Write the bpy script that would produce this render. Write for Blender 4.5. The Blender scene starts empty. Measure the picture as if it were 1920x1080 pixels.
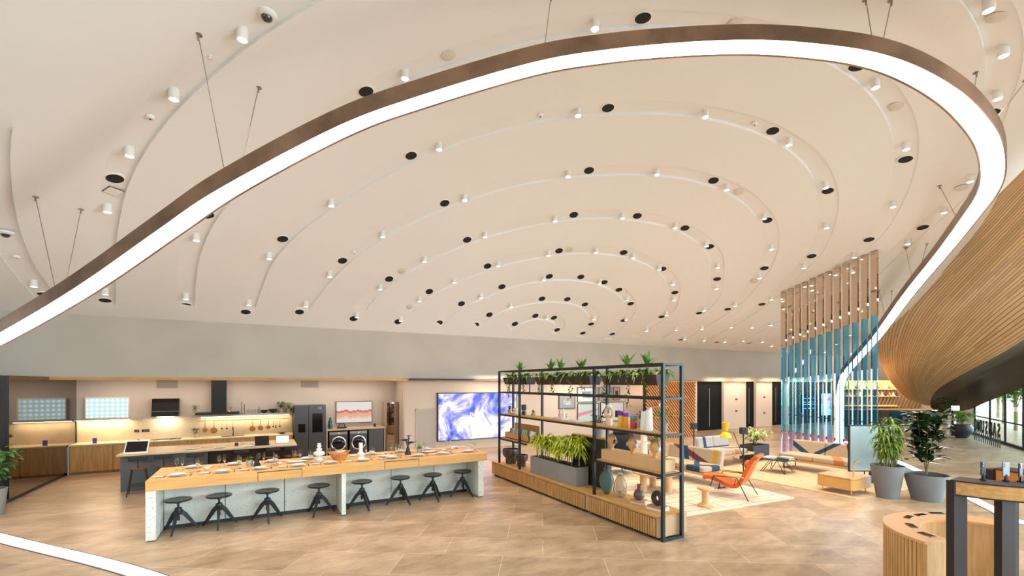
import bpy, math, random
from math import sin, cos, pi, radians as R_
from mathutils import Matrix, Vector
random.seed(7)
SC = bpy.context.scene
COL = SC.collection
# ------------------------------------------------ camera, world, exposure
YAW = math.atan2(.486, .874)
camd = bpy.data.cameras.new('camera'); cam = bpy.data.objects.new('camera', camd); COL.objects.link(cam)
cam.location = (0, 0, 2.6); cam.rotation_euler = (pi/2, 0, -YAW)
camd.sensor_width = 36; camd.lens = 845/1920*36; camd.shift_y = 178/1920
camd.clip_start = .05; camd.clip_end = 300
SC.camera = cam
vs = SC.view_settings
vs.view_transform = 'Standard'; vs.look = 'None'; vs.gamma = 1; vs.use_curve_mapping = False; vs.exposure = 0.63
W = bpy.data.worlds.new('daylight'); SC.world = W; W.use_nodes = True
bg = W.node_tree.nodes['Background']; bg.inputs[0].default_value = (.78, .92, 1, 1); bg.inputs[1].default_value = 4.0
def lamp(name, kind, loc, energy, color=(1, 1, 1), rot=(0, 0, 0), size=None, sizey=None, spot=None, blend=.6, radius=None, parent=None):
    d = bpy.data.lights.new(name, kind); d.energy = energy; d.color = color
    if kind == 'AREA':
        d.size = size
        if sizey: d.shape = 'RECTANGLE'; d.size_y = sizey
    if kind == 'SPOT': d.spot_size = spot; d.spot_blend = blend
    if radius is not None: d.shadow_soft_size = radius
    o = bpy.data.objects.new(name, d); COL.objects.link(o); o.location = loc; o.rotation_euler = rot; o.parent = parent
    return o
sun = lamp('low_daylight', 'SUN', (40, -10, 12), 3.0, (.62, .84, 1), (R_(76), 0, R_(62)))
sun.data.angle = R_(50)
# ------------------------------------------------ helpers
CA, SA = cos(YAW), sin(YAW)
def cd(u, v, d):      # a point d metres in front of the camera, in room coordinates
    X = (u-960)/845*d
    return (X*CA+d*SA, -X*SA+d*CA, 2.6+(718-v)/845*d)
def fl(u, v, z=0.):   # where the line of sight meets the level z
    return cd(u, v, (2.6-z)*845/(v-718))
class MB:
    def __init__(s): s.v = []; s.f = []; s.m = []; s.c = 0; s.uv = None
    def add(s, vs_, fs_, M=None):
        n = len(s.v)
        s.v += [tuple(M @ Vector(p)) for p in vs_] if M else [tuple(p) for p in vs_]
        s.f += [tuple(i+n for i in f) for f in fs_]; s.m += [s.c]*len(fs_)
        return s
    def box(s, x0, x1, y0, y1, z0, z1, M=None):
        v = [(x, y, z) for z in (z0, z1) for y in (y0, y1) for x in (x0, x1)]
        return s.add(v, [(0, 2, 3, 1), (4, 5, 7, 6), (0, 1, 5, 4), (2, 6, 7, 3), (0, 4, 6, 2), (1, 3, 7, 5)], M)
    def lathe(s, prof, seg=20, c=(0, 0, 0), M=None):
        v = []; f = []; n = len(prof)
        for r, z in prof:
            for i in range(seg):
                a = 2*pi*i/seg; v.append((c[0]+r*cos(a), c[1]+r*sin(a), c[2]+z))
        for j in range(n-1):
            for i in range(seg):
                k = (i+1) % seg; f.append((j*seg+i, j*seg+k, (j+1)*seg+k, (j+1)*seg+i))
        if prof[0][0] > 1e-4: f.append(tuple(range(seg))[::-1])
        if prof[-1][0] > 1e-4: f.append(tuple((n-1)*seg+i for i in range(seg)))
        return s.add(v, f, M)
    def cyl(s, x, y, z0, z1, r, r2=None, seg=20, M=None):
        return s.lathe([(r, z0), (r if r2 is None else r2, z1)], seg, (x, y, 0), M)
    def tube(s, pts, r, seg=8, closed=False, M=None):
        P = [Vector(p) for p in pts]; n = len(P); v = []; f = []; up = Vector((0, 0, 1)); nx = None
        rr = r if isinstance(r, (list, tuple)) else [r]*n
        for i in range(n):
            a = P[(i-1) % n] if (closed or i) else P[i]; b = P[(i+1) % n] if (closed or i < n-1) else P[i]
            t = (b-a).normalized()
            if nx is None:
                nx = t.cross(up)
                if nx.length < 1e-3: nx = t.cross(Vector((0, 1, 0)))
            nx = (nx-t*nx.dot(t)).normalized(); ny = t.cross(nx)
            for k in range(seg):
                a_ = 2*pi*k/seg+pi/seg; v.append(P[i]+(nx*cos(a_)+ny*sin(a_))*rr[i])
        for i in range(n if closed else n-1):
            for k in range(seg):
                q = (k+1) % seg; j = (i+1) % n
                f.append((i*seg+k, i*seg+q, j*seg+q, j*seg+k))
        if not closed: f += [tuple(range(seg))[::-1], tuple((n-1)*seg+k for k in range(seg))]
        return s.add(v, f, M)
    def bar(s, a, b, w, h=None, M=None):     # square bar between two points
        h = h or w; a = Vector(a); b = Vector(b); t = (b-a).normalized(); up = Vector((0, 0, 1))
        if abs(t.z) > .95: up = Vector((0, 1, 0))
        x = t.cross(up).normalized()*w/2; y = x.normalized().cross(t)*h/2
        v = [a-x-y, a+x-y, a+x+y, a-x+y, b-x-y, b+x-y, b+x+y, b-x+y]
        return s.add(v, [(0, 1, 2, 3), (4, 7, 6, 5), (0, 4, 5, 1), (1, 5, 6, 2), (2, 6, 7, 3), (3, 7, 4, 0)], M)
    def prism(s, poly, z0, z1, M=None):
        n = len(poly); v = [(x, y, z0) for x, y in poly]+[(x, y, z1) for x, y in poly]
        f = [tuple(range(n))[::-1], tuple(range(n, 2*n))]+[(i, (i+1) % n, n+(i+1) % n, n+i) for i in range(n)]
        return s.add(v, f, M)
    def grid(s, rows, M=None, wrap=False):
        n = len(rows[0]); v = [p for r in rows for p in r]; f = []
        for j in range(len(rows)-1):
            for i in range(n if wrap else n-1):
                k = (i+1) % n; f.append((j*n+i, j*n+k, (j+1)*n+k, (j+1)*n+i))
        return s.add(v, f, M)
    def ball(s, c, rx, ry=None, rz=None, seg=12, rings=8, M=None):
        ry = ry or rx; rz = rz or rx
        rows = [[(c[0]+rx*sin(pi*j/rings)*cos(2*pi*i/seg), c[1]+ry*sin(pi*j/rings)*sin(2*pi*i/seg), c[2]-rz*cos(pi*j/rings)) for i in range(seg)] for j in range(rings+1)]
        return s.grid(rows, M, wrap=True)
    def build(s, name, mat, parent=None, smooth=False, bevel=0, loc=None, rz=0, solid=0, sub=0):
        me = bpy.data.meshes.new(name); me.from_pydata(s.v, [], s.f); me.validate(); me.update()
        mats = mat if isinstance(mat, (list, tuple)) else [mat]
        for m in mats: me.materials.append(m)
        if len(mats) > 1 and len(me.polygons) == len(s.m): me.polygons.foreach_set('material_index', s.m)
        if smooth:
            me.polygons.foreach_set('use_smooth', [True]*len(me.polygons))
            if smooth != 'all': me.set_sharp_from_angle(angle=R_(40))
        o = bpy.data.objects.new(name, me); COL.objects.link(o)
        if parent: o.parent = parent
        if loc: o.location = loc
        if rz: o.rotation_euler = (0, 0, rz)
        if solid:
            md = o.modifiers.new('thick', 'SOLIDIFY'); md.thickness = solid; md.offset = 0
        if bevel:
            md = o.modifiers.new('bevel', 'BEVEL'); md.width = bevel; md.segments = 2; md.limit_method = 'ANGLE'; md.angle_limit = R_(50)
        if sub:
            md = o.modifiers.new('smooth', 'SUBSURF'); md.levels = md.render_levels = sub
        return o
def tag(o, label, cat, group=None, kind=None):
    if label: o['label'] = label
    if cat: o['category'] = cat
    if group: o['group'] = group
    if kind: o['kind'] = kind
    return o
def thing(name, label, cat, loc=(0, 0, 0), rz=0, group=None):
    o = bpy.data.objects.new(name, None); COL.objects.link(o); o.location = loc; o.rotation_euler = (0, 0, rz)
    o.empty_display_size = .1
    return tag(o, label, cat, group)
def struct(o): o['kind'] = 'structure'; return o
def dup(root, loc=None, rz=None, label=None, scale=None, group=None):
    def cp(o, par):
        c = o.copy(); COL.objects.link(c)
        if par: c.parent = par
        for ch in KIDS.get(o.name, []) or list(o.children): cp(ch, c)
        return c
    r = cp(root, None)
    if loc is not None: r.location = loc
    if rz is not None: r.rotation_euler = (0, 0, rz)
    if label: r['label'] = label
    if group: r['group'] = group
    if scale is not None: r.scale = (scale,)*3 if not isinstance(scale, tuple) else scale
    return r
KIDS = {}
# ------------------------------------------------ materials
MATS = {}
def mat(name, col, rough=.5, metal=0., var=0., vscale=3., bump=0., bscale=40., emit=None, es=1., trans=0., ior=1.45, alpha=1., coat=0., stretch=None, col2=None, spec=None):
    if name in MATS: return MATS[name]
    m = bpy.data.materials.new(name); m.use_nodes = True; nt = m.node_tree; b = nt.nodes['Principled BSDF']
    c = tuple(col)+(1,); b.inputs['Base Color'].default_value = c
    b.inputs['Roughness'].default_value = rough; b.inputs['Metallic'].default_value = metal
    b.inputs['Transmission Weight'].default_value = trans; b.inputs['IOR'].default_value = ior; b.inputs['Alpha'].default_value = alpha
    b.inputs['Coat Weight'].default_value = coat
    if spec is not None: b.inputs['Specular IOR Level'].default_value = spec
    if emit: b.inputs['Emission Color'].default_value = tuple(emit)+(1,); b.inputs['Emission Strength'].default_value = es
    if var or col2 or bump:
        tc = nt.nodes.new('ShaderNodeTexCoord'); mp = nt.nodes.new('ShaderNodeMapping'); nt.links.new(tc.outputs['Object'], mp.inputs[0])
        if stretch: mp.inputs['Scale'].default_value = stretch
    if var or col2:
        nz = nt.nodes.new('ShaderNodeTexNoise'); nz.inputs['Scale'].default_value = vscale; nz.inputs['Detail'].default_value = 6
        nt.links.new(mp.outputs[0], nz.inputs['Vector'])
        rp = nt.nodes.new('ShaderNodeValToRGB'); nt.links.new(nz.outputs[0], rp.inputs[0])
        rp.color_ramp.elements[0].position = .35; rp.color_ramp.elements[1].position = .65
        a = col2 or tuple(x*(1-var) for x in col); d = col if col2 else tuple(min(1, x*(1+var*.6)) for x in col)
        rp.color_ramp.elements[0].color = tuple(a)+(1,); rp.color_ramp.elements[1].color = tuple(d)+(1,)
        nt.links.new(rp.outputs[0], b.inputs['Base Color'])
    if bump:
        n2 = nt.nodes.new('ShaderNodeTexNoise'); n2.inputs['Scale'].default_value = bscale; nt.links.new(mp.outputs[0], n2.inputs['Vector'])
        bm = nt.nodes.new('ShaderNodeBump'); bm.inputs['Strength'].default_value = bump; bm.inputs['Distance'].default_value = .01
        nt.links.new(n2.outputs[0], bm.inputs['Height']); nt.links.new(bm.outputs[0], b.inputs['Normal'])
    MATS[name] = m
    return m
def wood(name, c1, c2, stretch=(1, 12, 12), scale=2.2, rough=.45):
    return mat(name, c1, rough, col2=c2, vscale=scale, stretch=stretch)
def nodes_mat(name):
    m = bpy.data.materials.new(name); m.use_nodes = True
    return m, m.node_tree, m.node_tree.nodes['Principled BSDF']
def emat(name, col, s): return mat(name, (.02, .02, .02) if s else col, .4, emit=col, es=s)
OAKX = wood('oak along x', (.66, .38, .14), (.52, .28, .09))
OAKY = wood('oak along y', (.66, .38, .14), (.52, .28, .09), (12, 1, 12))
OAKZ = wood('oak upright', (.64, .38, .15), (.50, .28, .10), (12, 12, 1))
OAKD = wood('warm oak upright', (.42, .22, .08), (.30, .15, .05), (12, 12, 1))
BLACK = mat('black metal', (.018, .017, .018), .45)
BLKSAT = mat('black satin plastic', (.014, .014, .016), .3)
DARKM = mat('dark bronze steel', (.05, .045, .04), .35, .8)
WHITE = mat('white plastic', (.8, .78, .74), .4)
CERAM = mat('white ceramic', (.82, .80, .76), .25, coat=.4)
CONC = mat('grey concrete', (.34, .38, .35), .75, var=.12, vscale=2.5, bump=.15, bscale=60)
def speckled(name, c, dark, sc=45., amt=.36):
    m, nt, b = nodes_mat(name)
    tc = nt.nodes.new('ShaderNodeTexCoord'); nz = nt.nodes.new('ShaderNodeTexNoise'); nz.inputs['Scale'].default_value = 2.2
    vo = nt.nodes.new('ShaderNodeTexNoise'); vo.inputs['Scale'].default_value = sc; vo.inputs['Detail'].default_value = 1
    for n in (nz, vo): nt.links.new(tc.outputs['Object'], n.inputs['Vector'])
    r1 = nt.nodes.new('ShaderNodeValToRGB'); r1.color_ramp.elements[0].position = amt-.05; r1.color_ramp.elements[1].position = amt
    r1.color_ramp.elements[0].color = dark+(1,); r1.color_ramp.elements[1].color = (1, 1, 1, 1); nt.links.new(vo.outputs[0], r1.inputs[0])
    r2 = nt.nodes.new('ShaderNodeValToRGB'); r2.color_ramp.elements[0].color = tuple(x*.78 for x in c)+(1,); r2.color_ramp.elements[1].color = tuple(min(1, x*1.15) for x in c)+(1,)
    nt.links.new(nz.outputs[0], r2.inputs[0])
    mx = nt.nodes.new('ShaderNodeMix'); mx.data_type = 'RGBA'; mx.blend_type = 'MULTIPLY'; mx.inputs[0].default_value = 1
    nt.links.new(r2.outputs[0], mx.inputs[6]); nt.links.new(r1.outputs[0], mx.inputs[7]); nt.links.new(mx.outputs[2], b.inputs['Base Color'])
    b.inputs['Roughness'].default_value = .7
    return m
TERR = speckled('pale terrazzo concrete', (.74, .79, .73), (.45, .45, .45), 38, .34)
GLASS = mat('clear glass', (.93, .96, .96), .02, trans=1., ior=1.3)
# ------------------------------------------------ ceiling plan: grooves and what sits in them (room coordinates)
RINGS = {1: [(7.99,16.4),(8.06,16.31),(8.13,16.21),(8.2,16.12),(8.27,16.02),(8.34,15.93),(8.41,15.83),(8.48,15.74),(8.55,15.64),(8.62,15.55),(8.69,15.45),(8.76,15.36),(8.83,15.27),(8.91,15.18),(9.0,15.1),(9.09,15.03),(9.19,14.98),(9.3,14.93),(9.41,14.9),(9.52,14.88),(9.63,14.88),(9.75,14.88),(9.87,14.88),(9.98,14.89),(10.09,14.91),(10.2,14.95),(10.3,15.0),(10.38,15.06),(10.42,15.14),(10.43,15.23),(10.42,15.33),(10.38,15.44),(10.34,15.55),(10.29,15.66),(10.25,15.77),(10.21,15.88),(10.16,15.99),(10.12,16.09),(10.07,16.2),(10.03,16.31),(10.0,16.4)], 2: [(6.61,16.4),(6.72,16.23),(6.84,16.06),(6.96,15.89),(7.08,15.72),(7.2,15.55),(7.31,15.38),(7.43,15.21),(7.55,15.04),(7.68,14.88),(7.82,14.74),(7.99,14.63),(8.17,14.53),(8.36,14.43),(8.54,14.34),(8.73,14.26),(8.92,14.18),(9.12,14.11),(9.31,14.04),(9.51,13.98),(9.71,13.94),(9.91,13.91),(10.12,13.89),(10.33,13.87),(10.53,13.88),(10.73,13.91),(10.92,13.98),(11.11,14.06),(11.29,14.15),(11.45,14.27),(11.59,14.42),(11.68,14.6),(11.72,14.79),(11.74,15.0),(11.75,15.2),(11.77,15.41),(11.79,15.62),(11.8,15.82),(11.82,16.03),(11.84,16.23),(11.85,16.4)], 3: [(5.5,16.4),(5.6,16.11),(5.69,15.82),(5.79,15.53),(5.91,15.25),(6.05,14.99),(6.25,14.77),(6.48,14.58),(6.73,14.4),(6.97,14.22),(7.22,14.03),(7.46,13.85),(7.72,13.67),(7.98,13.51),(8.25,13.37),(8.52,13.24),(8.8,13.11),(9.09,13.0),(9.38,12.9),(9.67,12.82),(9.97,12.75),(10.27,12.7),(10.58,12.67),(10.88,12.67),(11.18,12.7),(11.48,12.76),(11.77,12.85),(12.05,12.97),(12.3,13.12),(12.52,13.32),(12.69,13.55),(12.81,13.82),(12.9,14.11),(13.0,14.41),(13.09,14.7),(13.18,14.99),(13.27,15.29),(13.36,15.58),(13.46,15.87),(13.55,16.17),(13.62,16.4)], 4: [(3.97,16.4),(4.12,16.01),(4.27,15.62),(4.42,15.22),(4.6,14.85),(4.84,14.53),(5.15,14.24),(5.47,13.97),(5.8,13.72),(6.14,13.46),(6.48,13.22),(6.83,12.98),(7.18,12.76),(7.55,12.55),(7.91,12.34),(8.27,12.13),(8.64,11.93),(9.01,11.74),(9.39,11.56),(9.78,11.41),(10.18,11.27),(10.58,11.15),(10.99,11.09),(11.41,11.07),(11.82,11.1),(12.22,11.2),(12.61,11.35),(12.96,11.56),(13.27,11.83),(13.56,12.14),(13.83,12.45),(14.02,12.81),(14.14,13.2),(14.23,13.61),(14.32,14.02),(14.42,14.43),(14.51,14.84),(14.6,15.25),(14.69,15.66),(14.79,16.07),(14.86,16.4)], 5: [(2.48,16.4),(2.67,15.9),(2.86,15.4),(3.05,14.9),(3.27,14.42),(3.56,13.99),(3.92,13.6),(4.31,13.23),(4.71,12.89),(5.14,12.56),(5.57,12.24),(6.0,11.93),(6.45,11.64),(6.9,11.35),(7.34,11.06),(7.8,10.78),(8.25,10.5),(8.71,10.23),(9.19,10.0),(9.68,9.79),(10.18,9.59),(10.69,9.44),(11.21,9.38),(11.74,9.39),(12.26,9.49),(12.75,9.67),(13.19,9.96),(13.6,10.29),(14.02,10.63),(14.41,10.98),(14.72,11.4),(14.99,11.87),(15.21,12.35),(15.37,12.85),(15.48,13.37),(15.59,13.9),(15.71,14.42),(15.82,14.94),(15.93,15.46),(16.04,15.98),(16.13,16.4)], 6: [(0.76,16.4),(1.01,15.79),(1.26,15.19),(1.51,14.58),(1.76,13.98),(2.06,13.4),(2.45,12.88),(2.87,12.38),(3.34,11.93),(3.85,11.51),(4.37,11.11),(4.9,10.73),(5.43,10.35),(5.98,9.99),(6.54,9.64),(7.09,9.3),(7.66,8.96),(8.22,8.62),(8.78,8.29),(9.36,7.98),(9.97,7.75),(10.6,7.59),(11.25,7.55),(11.9,7.62),(12.52,7.8),(13.1,8.09),(13.63,8.47),(14.12,8.9),(14.53,9.41),(14.9,9.95),(15.28,10.48),(15.61,11.04),(15.87,11.64),(16.11,12.25),(16.35,12.86),(16.59,13.47),(16.83,14.08),(17.07,14.69),(17.31,15.3),(17.55,15.91),(17.74,16.4)], 7: [(-0.41,16.4),(-0.26,15.64),(-0.11,14.89),(0.04,14.13),(0.2,13.38),(0.48,12.67),(0.87,12.0),(1.35,11.4),(1.86,10.82),(2.4,10.27),(2.96,9.74),(3.57,9.27),(4.19,8.81),(4.82,8.36),(5.46,7.94),(6.13,7.54),(6.78,7.14),(7.45,6.74),(8.14,6.4),(8.85,6.11),(9.59,5.91),(10.36,5.82),(11.12,5.85),(11.87,6.03),(12.59,6.3),(13.26,6.67),(13.89,7.11),(14.47,7.61),(14.94,8.22),(15.39,8.84),(15.84,9.47),(16.24,10.13),(16.59,10.82),(16.93,11.51),(17.27,12.2),(17.56,12.91),(17.83,13.64),(18.09,14.37),(18.35,15.09),(18.61,15.82),(18.82,16.4)], 8: [(-1.78,16.4),(-1.66,15.5),(-1.54,14.59),(-1.42,13.69),(-1.25,12.79),(-1.0,11.92),(-0.65,11.08),(-0.17,10.3),(0.33,9.54),(0.93,8.87),(1.57,8.22),(2.22,7.58),(2.94,7.03),(3.68,6.49),(4.42,5.96),(5.17,5.44),(5.97,5.01),(6.79,4.61),(7.65,4.32),(8.53,4.1),(9.44,4.02),(10.34,4.08),(11.24,4.26),(12.09,4.56),(12.91,4.96),(13.69,5.43),(14.43,5.96),(15.06,6.62),(15.62,7.33),(16.19,8.05),(16.75,8.77),(17.28,9.5),(17.78,10.27),(18.27,11.04),(18.77,11.8),(19.26,12.57),(19.75,13.33),(20.22,14.11),(20.63,14.93),(21.04,15.75),(21.36,16.4)], 9: [(-3.56,16.4),(-3.34,15.39),(-3.12,14.38),(-2.9,13.38),(-2.68,12.37),(-2.41,11.37),(-2.1,10.39),(-1.69,9.45),(-1.18,8.55),(-0.58,7.71),(0.07,6.91),(0.79,6.17),(1.52,5.45),(2.28,4.75),(3.13,4.17),(4.0,3.62),(4.91,3.14),(5.86,2.75),(6.85,2.47),(7.87,2.38),(8.9,2.4),(9.92,2.57),(10.9,2.88),(11.86,3.25),(12.82,3.62),(13.75,4.06),(14.57,4.68),(15.28,5.43),(15.98,6.18),(16.71,6.92),(17.43,7.65),(18.16,8.38),(18.9,9.1),(19.63,9.82),(20.31,10.58),(20.59,11.55),(20.8,12.56),(21.01,13.57),(21.21,14.58),(21.42,15.59),(21.59,16.4)], 10: [(-4.4,16.4),(-4.31,15.18),(-4.23,13.97),(-4.09,12.76),(-3.86,11.56),(-3.55,10.38),(-3.17,9.22),(-2.69,8.1),(-2.15,7.01),(-1.47,6.0),(-0.77,5.0),(0.03,4.09),(0.91,3.24),(1.8,2.41),(2.81,1.74),(3.87,1.14),(4.95,0.58),(6.14,0.39),(7.36,0.26),(8.57,0.15),(9.78,0.24),(10.98,0.45),(12.18,0.66),(13.34,0.99),(14.41,1.57),(15.48,2.16),(16.55,2.75),(17.5,3.5),(18.36,4.36),(19.22,5.22),(20.09,6.09),(20.93,6.96),(21.66,7.94),(22.36,8.94),(23.06,9.94),(23.76,10.94),(24.42,11.95),(24.8,13.1),(25.12,14.28),(25.44,15.46),(25.7,16.4)]}
SPOTS = [(-0.22, 6.93), (-1.11, 8.09), (-1.86, 9.36), (-2.49, 10.92), (-3.31, 14.34), (-4.43, 13.95), (-1.74, 14.57), (-1.25, 12.03), (0.17, 12.86), (-0.31, 14.85), (1.17, 14.87), (1.69, 13.65), (1.4, 11.03), (2.09, 7.43), (4.6, 5.58), (3.33, 9.2), (5.76, 7.53), (6.77, 9.26), (8.68, 8.12), (8.05, 6.22), (10.03, 5.64), (11.93, 5.84), (10.43, 7.42), (9.44, 3.82), (11.65, 4.18), (8.5, 2.17), (9.75, 2.33), (10.97, 2.69), (13.67, 3.78), (4.57, 10.72), (2.82, 12.14), (7.42, 10.78), (9.11, 9.82), (10.64, 9.25), (5.71, 11.89), (4.25, 13.01), (3.21, 14.13), (2.71, 15.23), (6.65, 12.86), (8.03, 12.04), (9.4, 11.34), (10.62, 10.94), (11.76, 10.89), (12.78, 11.21), (13.59, 11.88), (14.24, 12.82), (5.48, 13.71), (4.58, 14.53), (4.17, 15.31), (6.66, 14.2), (8.5, 13.03), (10.5, 12.48), (12.08, 12.76), (13.02, 13.82), (7.97, 14.41), (11.69, 14.23), (9.73, 14.68), (14.58, 14.22), (15.74, 13.64), (13.5, 6.59), (13.65, 5.16), (14.7, 4.53), (15.7, 5.6), (15.44, 6.78), (15.01, 7.98), (12.07, 7.45), (13.44, 8.07), (11.98, 9.22), (13.13, 9.67), (14.15, 10.47), (14.61, 9.18), (15.73, 10.83), (15.16, 11.77), (16.26, 9.76), (16.63, 13.03), (17.52, 12.26), (18.19, 11.76), (18.64, 11.23), (17.16, 14.37), (18.22, 14.15), (19.23, 13.79), (20.02, 13.38), (21.12, 13.13)]
SPEAKERS = [(-2.21, 10.12), (-0.99, 11.33), (0.45, 12.3), (-3.45, 14.95), (-1.81, 15.11), (-0.4, 15.3), (1.02, 15.23), (1.56, 7.95), (5.23, 5.18), (2.83, 9.59), (6.29, 7.21), (4.14, 11.03), (7.22, 8.99), (5.28, 12.21), (1.96, 13.18), (3.41, 13.86), (7.87, 10.49), (9.51, 9.64), (6.36, 13.06), (4.82, 14.26), (8.33, 11.88), (10.28, 11.03), (10.98, 9.19), (10.04, 7.52), (9.55, 5.71), (12.23, 5.94), (12.17, 4.38), (11.55, 2.92), (8.87, 3.85), (12.33, 7.52), (14.96, 6.21), (14.72, 7.6), (15.29, 5.14), (13.81, 10.2), (12.2, 9.27), (6.11, 14.63), (5.6, 15.46), (4.11, 15.47), (2.64, 15.43), (7.36, 14.96), (7.03, 15.44), (7.25, 13.76), (8.67, 12.95), (9.75, 12.59), (10.7, 12.47), (11.47, 12.55), (12.48, 13.0), (13.09, 14.05), (13.43, 15.11), (9.01, 13.94), (9.98, 13.7), (10.83, 13.73), (11.9, 14.68), (11.96, 15.31), (9.23, 14.75), (8.6, 15.24), (10.06, 14.7), (10.63, 15.3), (11.94, 10.92), (13.35, 11.63), (14.33, 13.16), (17.31, 14.74), (15.36, 12.17), (15.96, 11.32), (16.56, 10.31), (14.36, 8.86), (19.36, 14.32), (21.28, 13.93), (-4.48, 14.68)]
WIRES = [(-0.71, 7.03, 7.08, 425, 318), (-0.04, 7.94, 7.14, 440, 310), (-3.34, 10.58, 5.76, 98, 540), (-2.87, 10.98, 5.76, 112, 532), (3.64, 5.39, 8.17, 1028, 82), (7.41, 3.11, 7.97, 1636, 70), (7.65, 2.91, 7.92, 1651, 75), (10.15, 2.73, 7.65, 1845, 178), (10.83, 2.33, 7.51, 1874, 228), (13.6, 4.27, 7.13, 1797, 420), (16.07, 5.78, 6.45, 1708, 532), (16.24, 5.37, 6.49, 1722, 513), (18.54, 7.4, 5.77, 1655, 590), (18.92, 7.19, 5.77, 1668, 580)]
ACCESS_PANEL = [(2.68, 6.97), (6.54, 4.51), (8.92, 2.2), (10.37, 3.88), (10.84, 7.36), (14.03, 4.02), (14.84, 9.51), (8.62, 11.72), (4.34, 14.91), (3.71, 13.54)]
SMOKE_DETECTOR = [(-1.47, 8.62), (-4.29, 12.72), (5.09, 7.93), (2.21, 12.85), (9.09, 5.82)]
SECURITY_CAMERA = [(0.06, 6.62), (-4.11, 11.76)]
SPRINKLER = [(-0.62, 7.43)]
SQUARE_PANEL = [(-2.29, 10.32)]
# ------------------------------------------------ ceiling
def zc(a, b):
    t = min(max(15.9-b, -.6), 15.5); g = math.exp(-((a-6)/9)**2)
    return 4.4+.03*t+t*g*.768+t*t*.00963-t*t*g*.04995
def resample(P, n):
    L = [0]
    for p, q in zip(P, P[1:]): L.append(L[-1]+math.dist(p, q))
    out = []; j = 0
    for i in range(n):
        s = L[-1]*i/(n-1)
        while j < len(L)-2 and L[j+1] < s: j += 1
        t = (s-L[j])/max(1e-9, L[j+1]-L[j]); out.append(tuple(x+(y-x)*t for x, y in zip(P[j], P[j+1])))
    return out
def catmull(P, k=6):
    out = []
    for i in range(len(P)-1):
        p0 = P[max(i-1, 0)]; p1 = P[i]; p2 = P[i+1]; p3 = P[min(i+2, len(P)-1)]
        for j in range(k):
            t = j/k
            out.append(tuple(.5*(2*b+(c-a)*t+(2*a-5*b+4*c-d)*t*t+(3*b-a-3*c+d)*t**3) for a, b, c, d in zip(p0, p1, p2, p3)))
    out.append(tuple(P[-1])); return out
NC = 240
CEIL = mat('ceiling plaster', (.86, .86, .85), .85)
WGR = .40; DGR = .06
curves = {0: resample([(8.9, 16.4), (9.0, 16.1), (9.3, 16.0), (9.6, 16.1), (9.7, 16.4)], NC)}
outer = {}
groove = {}
for k in range(1, 11):
    c = resample(catmull(RINGS[k], 4), NC); o = []
    for i in range(NC):
        p = c[max(i-1, 0)]; q = c[min(i+1, NC-1)]; dx, dy = q[0]-p[0], q[1]-p[1]; l = math.hypot(dx, dy) or 1
        nx, ny = -dy/l, dx/l
        if nx*(c[i][0]-9.7)+ny*(c[i][1]-16) < 0: nx, ny = -nx, -ny
        o.append((c[i][0]+nx*WGR, c[i][1]+ny*WGR))
    curves[k] = c; outer[k] = o
    lim = 15.55 if k < 4 else 15.1
    g = [1. if c[i][1] < lim and o[i][1] < lim else 0. for i in range(NC)]
    if k == 10: g = [x if i < 62 and c[i][0] < 0 and c[i][1] > 8.9 else 0. for i, x in enumerate(g)]
    groove[k] = g
curves[11] = resample([(-14, 16.4), (-14, 8), (-12, -2), (-4, -6), (10, -7), (26, -4), (38, 4), (40, 16.4)], NC)
ce = MB()
def row(C, off=None): return [(x, y, zc(x, y)+(off[i]*DGR if off else 0)) for i, (x, y) in enumerate(C)]
prev = curves[0]
for k in range(1, 12):
    tgt = curves[k]; ns = 3 if k < 10 else 6
    ce.grid([row([(a[0]+(b[0]-a[0])*j/ns, a[1]+(b[1]-a[1])*j/ns) for a, b in zip(prev, tgt)]) for j in range(ns+1)])
    if k < 11:
        ce.grid([row(curves[k]), row(curves[k], groove[k])]); ce.grid([row(curves[k], groove[k]), row(outer[k], [x*.35 for x in groove[k]])])
        ce.grid([row(outer[k], [x*.35 for x in groove[k]]), row(outer[k])]); prev = outer[k]
ceil_o = struct(ce.build('ceiling', CEIL, smooth=True))
ceil_o.data.set_sharp_from_angle(angle=R_(25))
# ------------------------------------------------ floor
m, nt, b = nodes_mat('stone floor tiles')
L = nt.links.new; N = nt.nodes.new
tc = N('ShaderNodeTexCoord'); mp = N('ShaderNodeMapping'); mp.inputs['Rotation'].default_value = (0, 0, R_(33)); mp.inputs['Scale'].default_value = (1, 1, 1)
L(tc.outputs['Object'], mp.inputs[0])
br = N('ShaderNodeTexBrick'); br.inputs['Scale'].default_value = 1; br.inputs['Brick Width'].default_value = 1.5; br.inputs['Row Height'].default_value = .75
br.inputs['Mortar Size'].default_value = .006; br.inputs['Mortar Smooth'].default_value = .3; br.inputs['Color1'].default_value = (.385, .270, .172, 1); br.inputs['Color2'].default_value = (.545, .40, .27, 1); br.inputs['Mortar'].default_value = (.66, .56, .46, 1)
br.offset = .4
L(mp.outputs[0], br.inputs['Vector'])
mp2 = N('ShaderNodeMapping'); mp2.inputs['Rotation'].default_value = (0, 0, R_(-20)); mp2.inputs['Scale'].default_value = (1, 2.0, 1); L(tc.outputs['Object'], mp2.inputs[0])
nz = N('ShaderNodeTexNoise'); nz.inputs['Scale'].default_value = 1.3; nz.inputs['Detail'].default_value = 9; nz.inputs['Roughness'].default_value = .72; nz.inputs['Distortion'].default_value = .15; L(mp2.outputs[0], nz.inputs['Vector'])
rp = N('ShaderNodeValToRGB'); rp.color_ramp.elements[0].position = .32; rp.color_ramp.elements[1].position = .66
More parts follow.
